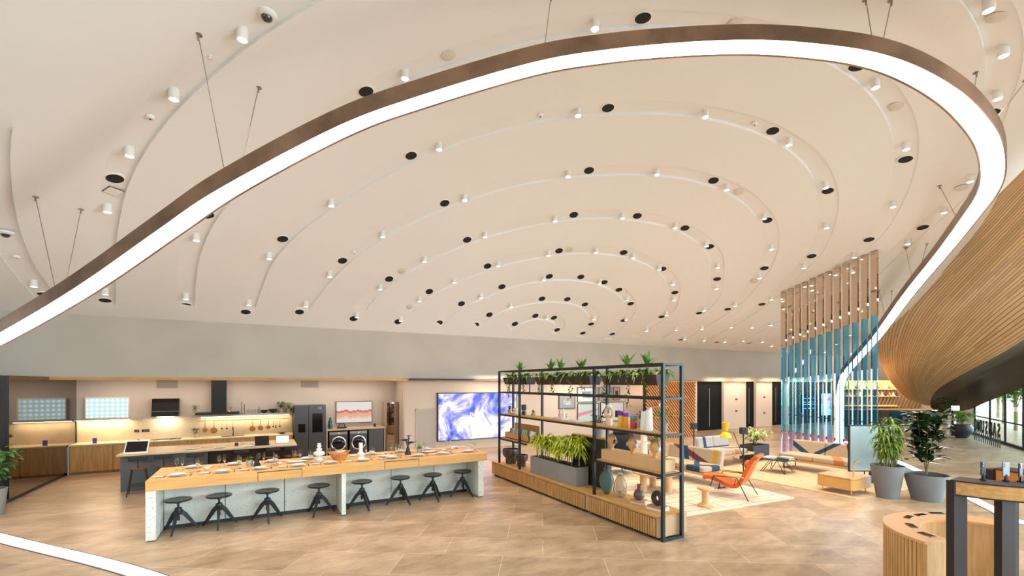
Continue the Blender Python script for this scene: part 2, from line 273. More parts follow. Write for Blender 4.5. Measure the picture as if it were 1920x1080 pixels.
rp.color_ramp.elements[0].color = (.62, .59, .56, 1); rp.color_ramp.elements[1].color = (1.22, 1.21, 1.20, 1); L(nz.outputs[0], rp.inputs[0])
mx = N('ShaderNodeMix'); mx.data_type = 'RGBA'; mx.blend_type = 'MULTIPLY'; mx.inputs[0].default_value = 1
L(br.outputs[0], mx.inputs[6]); L(rp.outputs[0], mx.inputs[7]); L(mx.outputs[2], b.inputs['Base Color'])
b.inputs['Roughness'].default_value = .32
FLOORM = m
struct(MB().box(-30, 60, -12, 40, -.2, 0).build('floor', m))
# ------------------------------------------------ long concrete beam, soffit, kitchen and hall walls
BEAM = mat('smooth cast concrete', (.52, .47, .40), .8, var=.07, vscale=.7, bump=.05, bscale=30)
PINK = mat('pale plaster wall', (.72, .58, .47), .8)
KWALL = mat('taupe plaster wall', (.50, .43, .38), .85, var=.05, vscale=1.)
struct(MB().box(-14, 36, 15.9, 16.3, 2.76, 5.2).build('wall_beam', BEAM))
struct(MB().box(-14, 36, 15.86, 16.3, 2.68, 2.76).build('trim_1', OAKX))
struct(MB().box(-14, 4.6, 16.3, 18.2, 2.84, 2.95).build('ceiling_kitchen', mat('kitchen soffit', (.55, .48, .42), .8)))
struct(MB().box(-14, 4.6, 17.8, 18., 0, 2.9).build('wall_kitchen', KWALL))
struct(MB().box(4.6, 4.8, 16.601, 17.8, 0, 2.83).build('wall_return', KWALL))
struct(MB().box(4.6, 15.6, 16.4, 16.6, 0, 2.76).build('wall_hall', PINK))
struct(MB().box(4.6, 17, 15.7, 16.4, 2.70, 2.76).build('trim_2', BLACK))
struct(MB().box(-14.3, 5, -9.3, -9, 0, 9).build('blocking_wall_rear', mat('pale blocking wall', (.66, .64, .60), .8)))  # unseen, added to limit daylight entering behind the camera
struct(MB().box(-14.3, -14, -9, 13.6, 0, 8).build('blocking_wall_left', MATS['pale blocking wall']))  # unseen too, added to close the left side against daylight
for x_ in (8, 12, 16.5, 21.5, 23.7, 26.4, 29.5, 32.5):
    lamp('hall_wall_fill', 'AREA', (x_, 15.5, 2.74), 16, (1, .82, .66), (R_(28), 0, 0), 1.6, .2)  # area lamps without fixtures, added to brighten the hall walls
# ------------------------------------------------ light rail hanging from the ceiling
RP = [(-235, 975, 8.6), (-225, 860, 8.5), (-190, 760, 8.4), (-110, 695, 8.1), (0, 638, 7.6), (110, 576, 7.0), (200, 519, 6.6), (320, 435, 6.2), (435, 358, 5.95), (640, 249, 5.9), (790, 193, 5.95), (1000, 131, 6.0), (1140, 107, 6.1), (1280, 94, 6.2), (1400, 90, 6.2), (1500, 95, 6.2), (1613, 110, 6.15), (1700, 138, 6.15), (1780, 185, 6.25), (1832, 237, 6.45), (1856, 280, 6.75), (1861, 330, 7.2), (1849, 367, 7.8), (1822, 405, 8.7), (1794, 442, 9.7), (1764, 480, 10.8), (1702, 555, 13.2), (1645, 632, 16.2), (1606, 677, 18), (1583, 706, 19.3), (1575, 740, 19.9), (1574, 785, 20), (1574, 827, 20.1)]
rp = catmull([cd(*p) for p in RP], 6); rp[-1] = (rp[-1][0], rp[-1][1], .0)
def rail_rows():
    rows = []; side = None
    for i, p in enumerate(rp):
        t = (Vector(rp[min(i+1, len(rp)-1)])-Vector(rp[max(i-1, 0)])).normalized()
        if side is None or abs(t.z) < .85: s_ = t.cross(Vector((0, 0, 1))).normalized()
        else: s_ = (side-t*side.dot(t)).normalized()
        side = s_; up = s_.cross(t); P = Vector(p); w = .15; h = .21
        rows.append((P-s_*w, P+s_*w, P+s_*w+up*h, P-s_*w+up*h, P-s_*(w-.022)+up*.012, P+s_*(w-.022)+up*.012))
    return rows
rr = rail_rows()
BRONZE = mat('brushed bronze', (.25, .155, .10), .42, .6, var=.35, vscale=1.5)
GLOW = emat('white light diffuser', (1, .99, .98), 7.)
t = thing('light_rail', 'long looping bronze light rail with white glowing underside hung on wires', 'light', (0, 0, 0))
mb = MB(); mb.grid([[tuple(r[i]) for r in rr] for i in (4, 0, 3, 2, 1, 5)]); mb.build('housing', BRONZE, t, smooth=True)
mb = MB(); mb.grid([[tuple(r[i]) for r in rr] for i in (5, 4)]); mb.build('diffuser', GLOW, t)
STEEL = mat('steel wire', (.35, .30, .27), .4, .8)
for a, b_, z, u, v in WIRES:
    best = min(rr, key=lambda r: (lambda q: (q[0]-u)**2+(q[1]-v)**2)((lambda P: (960+845*(P.x*CA-P.y*SA)/(P.x*SA+P.y*CA), 718-845*(P.z-2.6)/(P.x*SA+P.y*CA)))((r[2]+r[3])/2)))
    q = (best[2]+best[3])/2; z = zc(a, b_)
    w = MB().tube([(a, b_, z), tuple(q)], .006, 6).build('wire', STEEL, t)
    MB().lathe([(.045, -.004), (.045, .01)], 16, (a, b_, z)).cyl(a, b_, z-.07, z, .012, seg=8).build('ceiling_anchor', STEEL, t)
FP = [(-300, 930), (0, 1009), (275, 1080), (700, 1250), (1300, 1300), (2000, 1200), (2330, 1110), (2180, 1035), (1920, 981), (1868, 958), (1812, 930), (1752, 899), (1690, 869), (1630, 845), (1585, 828)]
fp = catmull([fl(*p) for p in FP], 8)
rows = [[], []]; frame = [[], []]
for i, p in enumerate(fp):
    q = fp[min(i+1, len(fp)-1)]; o = fp[max(i-1, 0)]; dx, dy = q[0]-o[0], q[1]-o[1]; l = math.hypot(dx, dy)
    for k, s_ in ((0, -1), (1, 1)):
        rows[k].append((p[0]-dy/l*.11*s_, p[1]+dx/l*.11*s_, .012)); frame[k].append((p[0]-dy/l*.135*s_, p[1]+dx/l*.135*s_, .006))
t = thing('floor_light_strip', 'white glowing light strip set flush into the stone floor', 'light', (0, 0, 0))
MB().grid(rows).build('diffuser', emat('floor diffuser', (1, .99, .97), 4.), t)
MB().grid([[(x, y, 0) for x, y, z in frame[0]], frame[0], frame[1], [(x, y, 0) for x, y, z in frame[1]]]).build('frame', DARKM, t)
# ------------------------------------------------ ceiling fixtures
def cpoint(a, b_):
    best = 9
    for k in range(1, 11):
        for i in range(0, NC, 1):
            if groove[k][i]:
                d = math.hypot((curves[k][i][0]+outer[k][i][0])/2-a, (curves[k][i][1]+outer[k][i][1])/2-b_)
                if d < best: best = d
    return zc(a, b_)+(.6*DGR if best < .16 else 0)
def slope(a, b_):
    e = .05; n = Vector((-(zc(a+e, b_)-zc(a-e, b_))/(2*e), -(zc(a, b_+e)-zc(a, b_-e))/(2*e), 1)).normalized()
    return n.to_track_quat('Z', 'Y').to_euler()
def near_words(a, b_, sp=None):
    u = 960+845*(a*CA-b_*SA)/(a*SA+b_*CA); v = 718-845*(zc(a, b_)-2.6)/(a*SA+b_*CA)
    return u, v
SPOTC = mat('spot body', (.85, .82, .78), .5)
LENS = emat('lit spot lens', (1, .93, .82), 12.)
def ring_of(a, b_):
    best = (9, 0)
    for k in range(1, 11):
        for i in range(0, NC, 3):
            d = math.hypot(curves[k][i][0]-a, curves[k][i][1]-b_)
            if d < best[0]: best = (d, k)
    return best[1]
ORD = {1: 'innermost', 2: 'second', 3: 'third', 4: 'fourth', 5: 'fifth', 6: 'sixth', 7: 'seventh', 8: 'eighth', 9: 'ninth', 10: 'outermost'}
def order_labels(pts, what):
    """a true place for each: which groove, and how far along it from its left end at the wall"""
    by = {}
    for i, (a, b_) in enumerate(pts):
        k = ring_of(a, b_)
        j = min(range(NC), key=lambda q: math.hypot(curves[k][q][0]-a, curves[k][q][1]-b_)); by.setdefault(k, []).append((j, i))
    out = {}; C = ['first', 'second', 'third', 'fourth', 'fifth', 'sixth', 'seventh', 'eighth', 'ninth', 'tenth', 'eleventh', 'twelfth', 'thirteenth', 'fourteenth', 'fifteenth', 'sixteenth']
    for k, l in by.items():
        l.sort(); n = len(l)
        for q, (j, i) in enumerate(l):
            place = 'only one' if n == 1 else (C[q]+' from left' if q < n-1 else 'rightmost')
            out[i] = '%s in %s ceiling groove, %s' % (what, ORD[k], place)
    return out
sl = order_labels(SPOTS, 'lit white spotlight')
sb = MB().lathe([(.0, .03), (.06, .03), (.068, .02), (.068, -.13), (.058, -.135), (.056, -.122), (0, -.121)], 20)
sbm = sb.build('body', SPOTC, None, smooth=True)
lens = MB().lathe([(.056, -.126), (.056, -.134), (.0, -.136)], 20).build('lens', LENS)
t0 = thing('ceiling_spotlight', '', 'spotlight'); sbm.parent = t0; lens.parent = t0
LS = lamp('beam', 'SPOT', (0, 0, -.15), 128, (1, .79, .58), spot=R_(88), blend=1., radius=.05, parent=t0)
KIDS[t0.name] = [sbm, lens, LS]
NARROW = LS.data.copy(); NARROW.spot_size = R_(48); NARROW.energy = 60
for i, (a, b_) in enumerate(SPOTS):
    o = t0 if i == 0 else dup(t0, group='spotlights in the ceiling grooves')
    o['group'] = 'spotlights in the ceiling grooves'
    o.location = (a, b_, cpoint(a, b_)); o['label'] = sl[i]
    if b_ > 13.2: l_ = [c for c in bpy.data.objects if c.parent == o and c.type == 'LIGHT'][0]; l_.data = NARROW
EXTRA = [(22.5, 13.5), (23.5, 10.5), (25.5, 14.5), (25.5, 12), (26, 9), (28.5, 14), (28.5, 11), (29, 8), (31.5, 14), (31.5, 10.5), (34, 13), (34, 9), (20.5, 6.5), (22.5, 4.5), (25, 6)]
EXTRA.sort()
for i, (a, b_) in enumerate(EXTRA):
    o = dup(t0); o.location = (a, b_, zc(a, b_)+.0); o['group'] = 'spotlights over the far end of the hall'
    o['label'] = 'lit white spotlight in far ceiling behind glass columns, %s' % ('nearest' if i == 0 else 'farthest' if i == len(EXTRA)-1 else ['', 'second', 'third', 'fourth', 'fifth', 'sixth', 'seventh', 'eighth', 'ninth', 'tenth', 'eleventh', 'twelfth', 'thirteenth', 'fourteenth'][i]+' nearest')
sl = order_labels(SPEAKERS, 'round black speaker grille')
BLKG = mat('speaker grille black', (.012, .011, .011), .7)
g0 = MB().lathe([(0, -.012), (.125, -.012), (.125, -.004)], 28).build('grille', BLKG)
g1 = MB().lathe([(.125, .01), (.125, -.014), (.143, -.012), (.146, .02)], 28).build('rim', mat('white rim', (.88, .86, .82), .5), smooth=True)
s0 = thing('ceiling_speaker', '', 'speaker'); g0.parent = s0; g1.parent = s0; KIDS[s0.name] = [g0, g1]
for i, (a, b_) in enumerate(SPEAKERS):
    o = s0 if i == 0 else dup(s0)
    o['group'] = 'round black speakers in the ceiling'; o.location = (a, b_, cpoint(a, b_)-.005); o.rotation_euler = slope(a, b_); o['label'] = sl[i]
PANEL = mat('pale panel', (.70, .66, .58), .6)
sl = order_labels(ACCESS_PANEL, 'flat round pale access panel')
for i, (a, b_) in enumerate(ACCESS_PANEL):
    o = MB().lathe([(0, -.014), (.115, -.014), (.12, -.010), (.12, -.002)], 28).build('access_panel', PANEL, smooth=True)
    o.location = (a, b_, cpoint(a, b_)-.005); o.rotation_euler = slope(a, b_); tag(o, sl[i], 'panel', 'round access panels in the ceiling')
sl = order_labels(SMOKE_DETECTOR, 'white smoke detector')
for i, (a, b_) in enumerate(SMOKE_DETECTOR):
    t = thing('smoke_detector', sl[i], 'detector', (a, b_, cpoint(a, b_)), 0, 'smoke detectors in the ceiling')
    MB().lathe([(.06, 0), (.06, -.03), (.045, -.05), (.0, -.05)], 20).build('base', SPOTC, t, smooth=True)
    MB().lathe([(.014, -.049), (.014, -.06), (0, -.06)], 10).build('sensor', BLACK, t)
sl = order_labels(SECURITY_CAMERA, 'white dome security camera with dark lens')
for i, (a, b_) in enumerate(SECURITY_CAMERA):
    t = thing('dome_camera', sl[i], 'camera', (a, b_, cpoint(a, b_)), 0, 'dome cameras in the ceiling')
    MB().lathe([(.12, 0), (.12, -.03), (.10, -.05), (.07, -.055)], 24).build('base', SPOTC, t, smooth=True)
    MB().lathe([(.068, -.045), (.062, -.08), (.035, -.105), (0, -.112)], 20).build('dome', mat('dark dome', (.02, .02, .02), .08, coat=1), t, smooth=True)
a, b_ = SPRINKLER[0]
tag(MB().lathe([(.03, .01), (.03, -.004), (.012, -.006), (.012, -.03), (.02, -.032), (.02, -.036), (0, -.036)], 16).build('sprinkler', SPOTC, loc=(a, b_, cpoint(a, b_))), 'small round sprinkler head in the ninth ceiling groove', 'sprinkler')
a, b_ = SPEAKERS[0][0]-.10, SPEAKERS[0][1]+.36
t = thing('ceiling_hatch', 'square white hatch in the ceiling groove beside black speaker', 'hatch', (a, b_, cpoint(a, b_)-.01)); t.rotation_euler = slope(a, b_)
MB().box(-.11, .11, -.09, .09, -.02, .0).build('panel', SPOTC, t, bevel=.01); MB().box(-.12, .12, -.10, .10, -.008, .0).build('frame', mat('dark joint', (.1, .1, .09), .6), t)
# ------------------------------------------------ timber clad roof belly, dark soffit, glazing
TR = [[(1742, 762, 26), (1700, 746, 25.5), (1664, 707, 25), (1645, 655, 23), (1652, 592, 20), (1708, 530, 16.5), (1800, 440, 12.8), (1880, 357, 10.2), (1990, 250, 8.2), (2150, 100, 6.5)],
      [(1742, 761, 25.8), (1712, 742, 24.6), (1690, 708, 23), (1690, 655, 20.5), (1715, 590, 17.2), (1780, 515, 13.8), (1860, 435, 11.2), (1940, 350, 9.3), (2050, 250, 7.6), (2200, 120, 6.2)],
      [(1743, 760, 25.6), (1722, 740, 24.2), (1712, 712, 22.2), (1727, 665, 19.2), (1765, 610, 16), (1830, 540, 13), (1900, 470, 10.8), (1985, 390, 9.0), (2100, 290, 7.5), (2250, 170, 6.2)],
      [(1743, 759, 25.4), (1733, 740, 24.2), (1735, 718, 22.3), (1760, 684, 19.5), (1805, 640, 16.3), (1860, 588, 13.6), (1930, 530, 11.3), (2010, 460, 9.5), (2120, 370, 8), (2280, 250, 6.7)],
      [(1744, 758, 25.3), (1748, 743, 24.3), (1762, 727, 22.8), (1793, 708, 20.2), (1835, 685, 17.3), (1885, 658, 14.8), (1945, 620, 12.5), (2020, 570, 10.5), (2130, 500, 8.8), (2290, 400, 7.4)]]
SR = [(1745, 764, 25.5), (1765, 775, 25.2), (1790, 772, 24.6), (1820, 767, 23.3), (1847, 755, 21.4), (1890, 738, 18.9), (1918, 727, 17.5), (1980, 700, 15.2), (2080, 655, 12.4), (2250, 580, 9.5)]
def surf(rows, nu, nv):
    G = [catmull([cd(*p) for p in r], nu) for r in rows]
    cols = [catmull([g[i] for g in G], nv) for i in range(len(G[0]))]
    return [[cols[i][j] for i in range(len(cols))] for j in range(len(cols[0]))]
g = surf(TR, 12, 12)
me = MB().grid(g).build('ceiling_timber', None, smooth='all')
me['kind'] = 'structure'; me.data.materials.clear()
uv = me.data.uv_layers.new(name='boards'); nj = len(g); ni = len(g[0])
for lp in me.data.loops:
    uv.data[lp.index].uv = ((lp.vertex_index % ni)/(ni-1)*28, (lp.vertex_index//ni)/(nj-1))
m, nt, b = nodes_mat('curved timber cladding'); L = nt.links.new; N = nt.nodes.new
tc = N('ShaderNodeTexCoord'); br = N('ShaderNodeTexBrick'); mp = N('ShaderNodeMapping'); mp.inputs['Scale'].default_value = (1, 42, 1); L(tc.outputs['UV'], mp.inputs[0]); L(mp.outputs[0], br.inputs['Vector'])
br.inputs['Scale'].default_value = 1; br.inputs['Brick Width'].default_value = 2.6; br.inputs['Row Height'].default_value = 1; br.inputs['Mortar Size'].default_value = 0.0
br.inputs['Color1'].default_value = (.82, .58, .29, 1); br.inputs['Color2'].default_value = (.60, .41, .20, 1); br.inputs['Mortar'].default_value = (.06, .035, .02, 1)
sx = N('ShaderNodeSeparateXYZ'); L(mp.outputs[0], sx.inputs[0])
def mnode(op, a, v):
    n = N('ShaderNodeMath'); n.operation = op; L(a, n.inputs[0]); n.inputs[1].default_value = v; return n.outputs[0]
gap = mnode('LESS_THAN', mnode('FRACT', sx.outputs[1], 0), .16)
mxg = N('ShaderNodeMix'); mxg.data_type = 'RGBA'; L(gap, mxg.inputs[0]); L(br.outputs[0], mxg.inputs[6]); mxg.inputs[7].default_value = (.07, .04, .02, 1); L(mxg.outputs[2], b.inputs['Base Color']); b.inputs['Roughness'].default_value = .42
bm = N('ShaderNodeBump'); bm.inputs['Strength'].default_value = .6; bm.inputs['Distance'].default_value = .02; bm.invert = True; L(gap, bm.inputs['Height']); L(bm.outputs[0], b.inputs['Normal'])
me.data.materials.append(m)
lower = catmull([cd(*p) for p in TR[-1]], 12); top = catmull([cd(*p) for p in SR], 12)
mid = [tuple((p[i]+q[i])/2+(.5*math.sin(pi*k/len(lower)) if i == 2 else 0) for i in range(3)) for k, (p, q) in enumerate(zip(lower, top))]
cols = [catmull([a, b_, c], 6) for a, b_, c in zip(lower, mid, top)]
DSOF = mat('dark bronze soffit', (.055, .038, .028), .38, .3)
struct(MB().grid([[cols[i][j] for i in range(len(cols))] for j in range(len(cols[0]))]).build('ceiling_soffit', DSOF, smooth='all'))
# far glazing
GP = Vector(fl(1898, 837)); GQ = Vector(fl(1823, 813)); gd = (GQ-GP).normalized()
WG, nt, b = nodes_mat('window glass'); tr = nt.nodes.new('ShaderNodeBsdfTransparent'); tr.inputs[0].default_value = (.86, .97, .93, 1); gl = nt.nodes.new('ShaderNodeBsdfGlossy'); gl.inputs['Roughness'].default_value = .02
lw = nt.nodes.new('ShaderNodeLayerWeight'); lw.inputs[0].default_value = .12; ms = nt.nodes.new('ShaderNodeMixShader'); nt.links.new(lw.outputs['Facing'], ms.inputs[0]); nt.links.new(tr.outputs[0], ms.inputs[1]); nt.links.new(gl.outputs[0], ms.inputs[2]); nt.links.new(ms.outputs[0], nt.nodes['Material Output'].inputs[0])
FR = mat('dark window frame', (.025, .027, .027), .4)
def glaze_top(s):   # height of the soffit edge above the glazing at distance s along it
    P = GP+gd*s; best = min(top, key=lambda q: (q[0]-P.x)**2+(q[1]-P.y)**2); return best[2]
st = [-14, -11, -8, -5.5, -3.2, -1.2, .8, 2.8, 5.2, 9]
for i, (s0_, s1_) in enumerate(zip(st, st[1:])):
    A = GP+gd*s0_; B = GP+gd*s1_; z0, z1 = glaze_top(s0_)+.1, glaze_top(s1_)+.1
    w = MB().add([(A.x, A.y, 0), (B.x, B.y, 0), (B.x, B.y, z1), (A.x, A.y, z0)], [(0, 1, 2, 3)]).build('window_%d' % (i+1), WG); struct(w)
    MB().bar((A.x, A.y, 0), (A.x, A.y, z0), .05, .07).bar((A.x, A.y, .05), (B.x, B.y, .05), .08, .1).bar((A.x, A.y, .95), (B.x, B.y, .95), .05, .05).build('window_frame', FR, w)
# what stands outside: pavement glow, pale building, planting
ob = mat('pale facade', (.62, .66, .60), .8); og = mat('outdoor greenery', (.10, .20, .08), .8, var=.4, vscale=2)
nrm = Vector((gd.y, -gd.x, 0))
if nrm.x < 0: nrm = -nrm
t = thing('outdoor_building', 'pale building with dark window bands seen through the glazing', 'building', (0, 0, 0))
C0 = GP+nrm*13+gd*44
mb = MB(); mb.box(-22, 30, 0, 3, 0, 9, Matrix.Translation(C0) @ gd.to_track_quat('X', 'Z').to_matrix().to_4x4()); mb.build('wall', ob, t)
mb = MB()
for k in range(12):
    for z in (1., 3.6, 6.2): mb.box(-15+3*k, -13.2+3*k, -.05, 3.05, z, z+1.5, Matrix.Translation(C0) @ gd.to_track_quat('X', 'Z').to_matrix().to_4x4())
mb.build('window_band', mat('tinted panes', (.04, .07, .07), .1), t)
# ------------------------------------------------ dark glass wall at left
MIR = mat('dark mirrored glass', (.21, .19, .175), .04, 1.)
w = struct(MB().box(-4.85, -4.75, 13.75, 17.8, .1, 2.76).build('wall_left', MIR))
struct(MB().box(-5.25, -4.83, 13.0, 13.75, 0, 2.76).build('trim_3', mat('gloss black column', (.008, .008, .01), .4)))
struct(MB().box(-4.9, -4.8, 13.75, 17.8, 0, .1).build('baseboard_left', BLACK))
struct(MB().box(-14, -5.25, 13.6, 13.75, 0, 2.76).build('wall_side', mat('grey side wall', (.35, .36, .36), .7)))
# ------------------------------------------------ plants
LEAFG = mat('deep green leaf', (.035, .10, .018), .4, var=.35, vscale=6)
LEAFY = mat('yellow green leaf', (.36, .48, .05), .4, col2=(.10, .24, .03), vscale=14)
LEAFL = mat('fresh green leaf', (.11, .26, .035), .4, var=.4, vscale=9)
LEAFD = mat('dark glossy leaf', (.020, .055, .016), .22, var=.4, vscale=5, coat=.3)
LEAFP = mat('cream edged leaf', (.62, .66, .26), .4, col2=(.16, .32, .07), vscale=22)
STEM = mat('plant stem', (.22, .20, .08), .7)
SOIL = mat('dark soil', (.03, .02, .014), .95)
def leaf(mb, p, d, L, w, droop=.5, seg=5, blunt=.6, fold=.25):
    d = Vector(d).normalized(); s = d.cross(Vector((0, 0, 1)))
    if s.length < .05: s = Vector((1, 0, 0))
    s.normalize(); n = s.cross(d); P = Vector(p); v = []; f = []
    for i in range(seg+1):
        t = i/seg; q = P+d*(L*t*(1-.25*droop*t))+Vector((0, 0, -droop*L*t*t)); ww = w/2*max(.04, math.sin(pi*min(1, t**blunt*.97+.02)))
        v += [q-s*ww+n*ww*fold, q, q+s*ww+n*ww*fold]
        if i: k = 3*i; f += [(k-3, k-2, k+1, k), (k-2, k-1, k+2, k+1)]
    mb.add(v, f)
def rosette(mb, p, n, L, w, droop=.7, lift=.5, rnd=random):
    for i in range(n):
        a = i*2.399+rnd.uniform(-.3, .3); e = lift+rnd.uniform(-.35, .5)*(1 if i < n*.7 else 1.5)
        leaf(mb, (p[0], p[1], p[2]+rnd.uniform(-.1, .05)*L), (cos(a)*cos(e), sin(a)*cos(e), sin(e)), L*rnd.uniform(.7, 1.1), w, droop*rnd.uniform(.5, 1.2))
def cane_plant(parent, canes, n, L, w, m, z0=0., rnd=None, droop=.7):
    """canes: (x, y, top z)"""
    rnd = rnd or random; fo = MB(); st = MB()
    for x, y, h in canes:
        dx, dy = rnd.uniform(-.05, .05), rnd.uniform(-.05, .05)
        st.tube([(x, y, z0), (x+dx*.5, y+dy*.5, (z0+h)/2), (x+dx, y+dy, h)], .011, 6); rosette(fo, (x+dx, y+dy, h), n, L, w, droop, rnd=rnd)
        if h-z0 > .45: rosette(fo, (x+dx*.6, y+dy*.6, z0+(h-z0)*.6), n*2//3, L*.9, w, droop, rnd=rnd)
    st.build('stem', STEM, parent); return fo.build('foliage', m, parent, smooth='all')
def bush(parent, c, r, h, n, L, w, m, seedv=1, droop=.3, stems=5):
    rnd = random.Random(seedv); fo = MB(); st = MB()
    tips = []
    for k in range(stems):
        a = 2*pi*k/stems+rnd.uniform(0, .5); q = [(c[0]+cos(a)*r*.15*t*5*.6, c[1]+sin(a)*r*.15*t*5*.6, c[2]+h*t*rnd.uniform(.85, 1)) for t in (0, .35, .7, .95)]
        st.tube(q, [.012, .01, .007, .004], 5); tips.append(q)
    for i in range(n):
        q = tips[i % stems]; t = rnd.uniform(.12, 1)**.8*2.99; j = int(t); u = t-j; p = [q[j][x]+(q[j+1][x]-q[j][x])*u for x in range(3)]
        a = rnd.uniform(0, 2*pi); e = rnd.uniform(-.1, 1.0); out = rnd.uniform(.0, r*.55)
        leaf(fo, (p[0]+cos(a)*out, p[1]+sin(a)*out, p[2]+out*.3), (cos(a)*cos(e), sin(a)*cos(e), sin(e)), L*rnd.uniform(.6, 1.1), w, droop, 4, .75)
    st.build('stem', STEM, parent); return fo.build('foliage', m, parent, smooth='all')
def vine(mb, p, length, n, L, w, rnd, spread=.03):
    for i in range(n):
        t = i/n; a = rnd.uniform(0, 2*pi)
        leaf(mb, (p[0]+rnd.uniform(-1, 1)*spread, p[1]+rnd.uniform(-1, 1)*spread, p[2]-length*t), (cos(a), sin(a), -.4), L*rnd.uniform(.6, 1.1), w, .4, 3, .75)
def pot(parent, prof, m, soil_r, soil_z, name='pot', seg=28):
    MB().lathe(prof, seg).build(name, m, parent, smooth=True)
    MB().lathe([(soil_r, soil_z-.02), (soil_r, soil_z), (0, soil_z+.01)], seg).build('soil', SOIL, parent)
# ------------------------------------------------ long oak bar on pale concrete
OAKB = wood('honey oak top', (.76, .44, .16), (.64, .34, .11), (1, 14, 14), 1.6, .38)
t = thing('bar_table', 'long dining bar with thick oak top and pale concrete panels lined with black stools', 'table', (-1.65, 9.29, 0))
MB().box(0, 6.17, 0, 1.35, .83, 1.0).build('tabletop', OAKB, t, bevel=.004)
for i, x in enumerate((.0, 3.02, 5.95)): MB().box(x, x+(.22 if i == 0 else .13 if i == 1 else .22)*.62, .015, 1.33, .02, .829).build('end_panel' if i != 1 else 'support_panel', TERR, t, bevel=.003)
xs = [.14, 1.06, 2.05, 3.02]; xt = [3.15, 4.14, 5.12, 5.95]
for l in (xs, xt):
    for x0, x1 in zip(l, l[1:]): MB().box(x0+.006, x1-.006, .66, .70, .07, .829).build('front_panel', TERR, t)
MB().box(.02, 6.15, .70, 1.25, .0, .82).box(.16, 5.95, .68, .71, .0, .06).build('plinth', mat('dark plinth', (.04, .045, .045), .6), t)
for x in (1.60, 3.85):
    d = MB().box(x, x+.71, -.004, .3, .855, .985).build('drawer', OAKB, t, bevel=.002)
    MB().box(x-.008, x, -.003, .01, .84, .999).box(x+.71, x+.718, -.003, .01, .84, .999).box(x-.008, x+.718, -.003, .01, .985, .999).build('shadow_gap', BLACK, d)
# stools
SEATM = mat('black turned wood', (.02, .015, .012), .3, coat=.2)
LEGM = mat('charcoal cast metal', (.03, .035, .037), .42, .3)
def make_stool():
    t = thing('tripod_stool', '', 'stool')
    MB().lathe([(.0, .525), (.10, .525), (.19, .54), (.205, .553), (.205, .565), (.195, .572), (.12, .562), (0, .558)], 36).build('seat', SEATM, t, smooth=True)
    MB().cyl(0, 0, .20, .53, .018, seg=12).cyl(0, 0, .50, .535, .045, seg=16).cyl(0, 0, .2, .26, .024, seg=12).build('screw_column', LEGM, t, smooth=True)
    MB().lathe([(.03, .43), (.05, .42), (.062, .37), (.05, .30), (.03, .29)], 12).build('hub', LEGM, t, smooth=True)
    for k in range(3):
        a = -pi/2+2*pi*k/3; c, s = cos(a), sin(a); v = []
        for r, z, w, h in ((.02, .37, .034, .05), (.10, .29, .034, .046), (.20, .14, .026, .036), (.30, .008, .018, .02)):
            for sx, sz in ((-1, -1), (1, -1), (1, 1), (-1, 1)): v.append((r*c-w*sx*s*.7+c*sz*h*.6, r*s+w*sx*c*.7+s*sz*h*.6, max(0, z+sz*h*.45)))
        f = [(0, 1, 2, 3), (15, 14, 13, 12)]+[(4*i+j, 4*i+4+j, 4*i+4+(j+1) % 4, 4*i+(j+1) % 4) for i in range(3) for j in range(4)]
        MB().add(v, f).build('leg', LEGM, t, bevel=.006)
    return t
WORDS = ['first', 'second', 'third', 'fourth', 'fifth', 'sixth', 'seventh', 'eighth', 'ninth', 'tenth']
st0 = make_stool()
for i, (x, y, r) in enumerate([(-1.27, 9.72, -.2), (-.67, 9.72, 0), (.10, 9.71, .06), (1.0, 9.70, -.45), (1.82, 9.66, .3), (2.62, 9.66, .5), (3.33, 9.62, .12), (4.06, 9.66, .52)]):
    o = st0 if i == 0 else dup(st0)
    o.location = (x, y, 0); o.rotation_euler = (0, 0, r); o['group'] = 'black tripod stools along the long bar'
    o['label'] = 'black tripod stool with round seat at long bar, %s' % ('leftmost of eight' if i == 0 else 'rightmost of eight' if i == 7 else WORDS[i]+' from left')
# ------------------------------------------------ what is laid on the bar
T = 1.001
def m_plate(r, h=.018):
    return MB().lathe([(0, .0), (r*.55, .0), (r*.62, .003), (r*.97, h*.85), (r, h), (r*.97, h+.001), (r*.6, .008), (0, .006)], 32).build('plate', CERAM, smooth=True)
P_BIG = m_plate(.14); P_MED = m_plate(.115, .02); P_SM = m_plate(.078, .012); PLAT = m_plate(.16, .02)
def place(src, loc, label, cat, group, rz=0, scale=None):
    global USED
    o = src
    if src.name in USED: o = dup(src)
    USED.add(src.name); o.location = loc; o.rotation_euler = (0, 0, rz); tag(o, label, cat, group)
    if scale: o.scale = scale
    return o
USED = set()
P_BIG.name = 'dinner_plate'; P_MED.name = 'salad_plate'; P_SM.name = 'side_plate'; PLAT.name = 'serving_platter'
mb = MB().lathe([(0, 0), (.036, 0), (.036, .002), (.006, .006), (.0045, .05), (.0045, .095), (.012, .10), (.030, .125), (.035, .155), (.030, .195), (.027, .215), (.0262, .215), (.029, .19), (.0338, .155), (.028, .127), (.008, .104), (0, .103)], 20)
WINE = mb.build('wine_glass', GLASS, smooth=True)
TUMB = MB().lathe([(0, 0), (.033, 0), (.038, .09), (.037, .09), (.032, .008), (0, .008)], 20).build('tumbler', GLASS, smooth=True)
FLUTE = MB().lathe([(0, 0), (.03, 0), (.03, .002), (.005, .006), (.004, .08), (.018, .10), (.025, .15), (.022, .235), (.0215, .235), (.0238, .15), (.016, .104), (0, .09)], 18).build('flute_glass', GLASS, smooth=True)
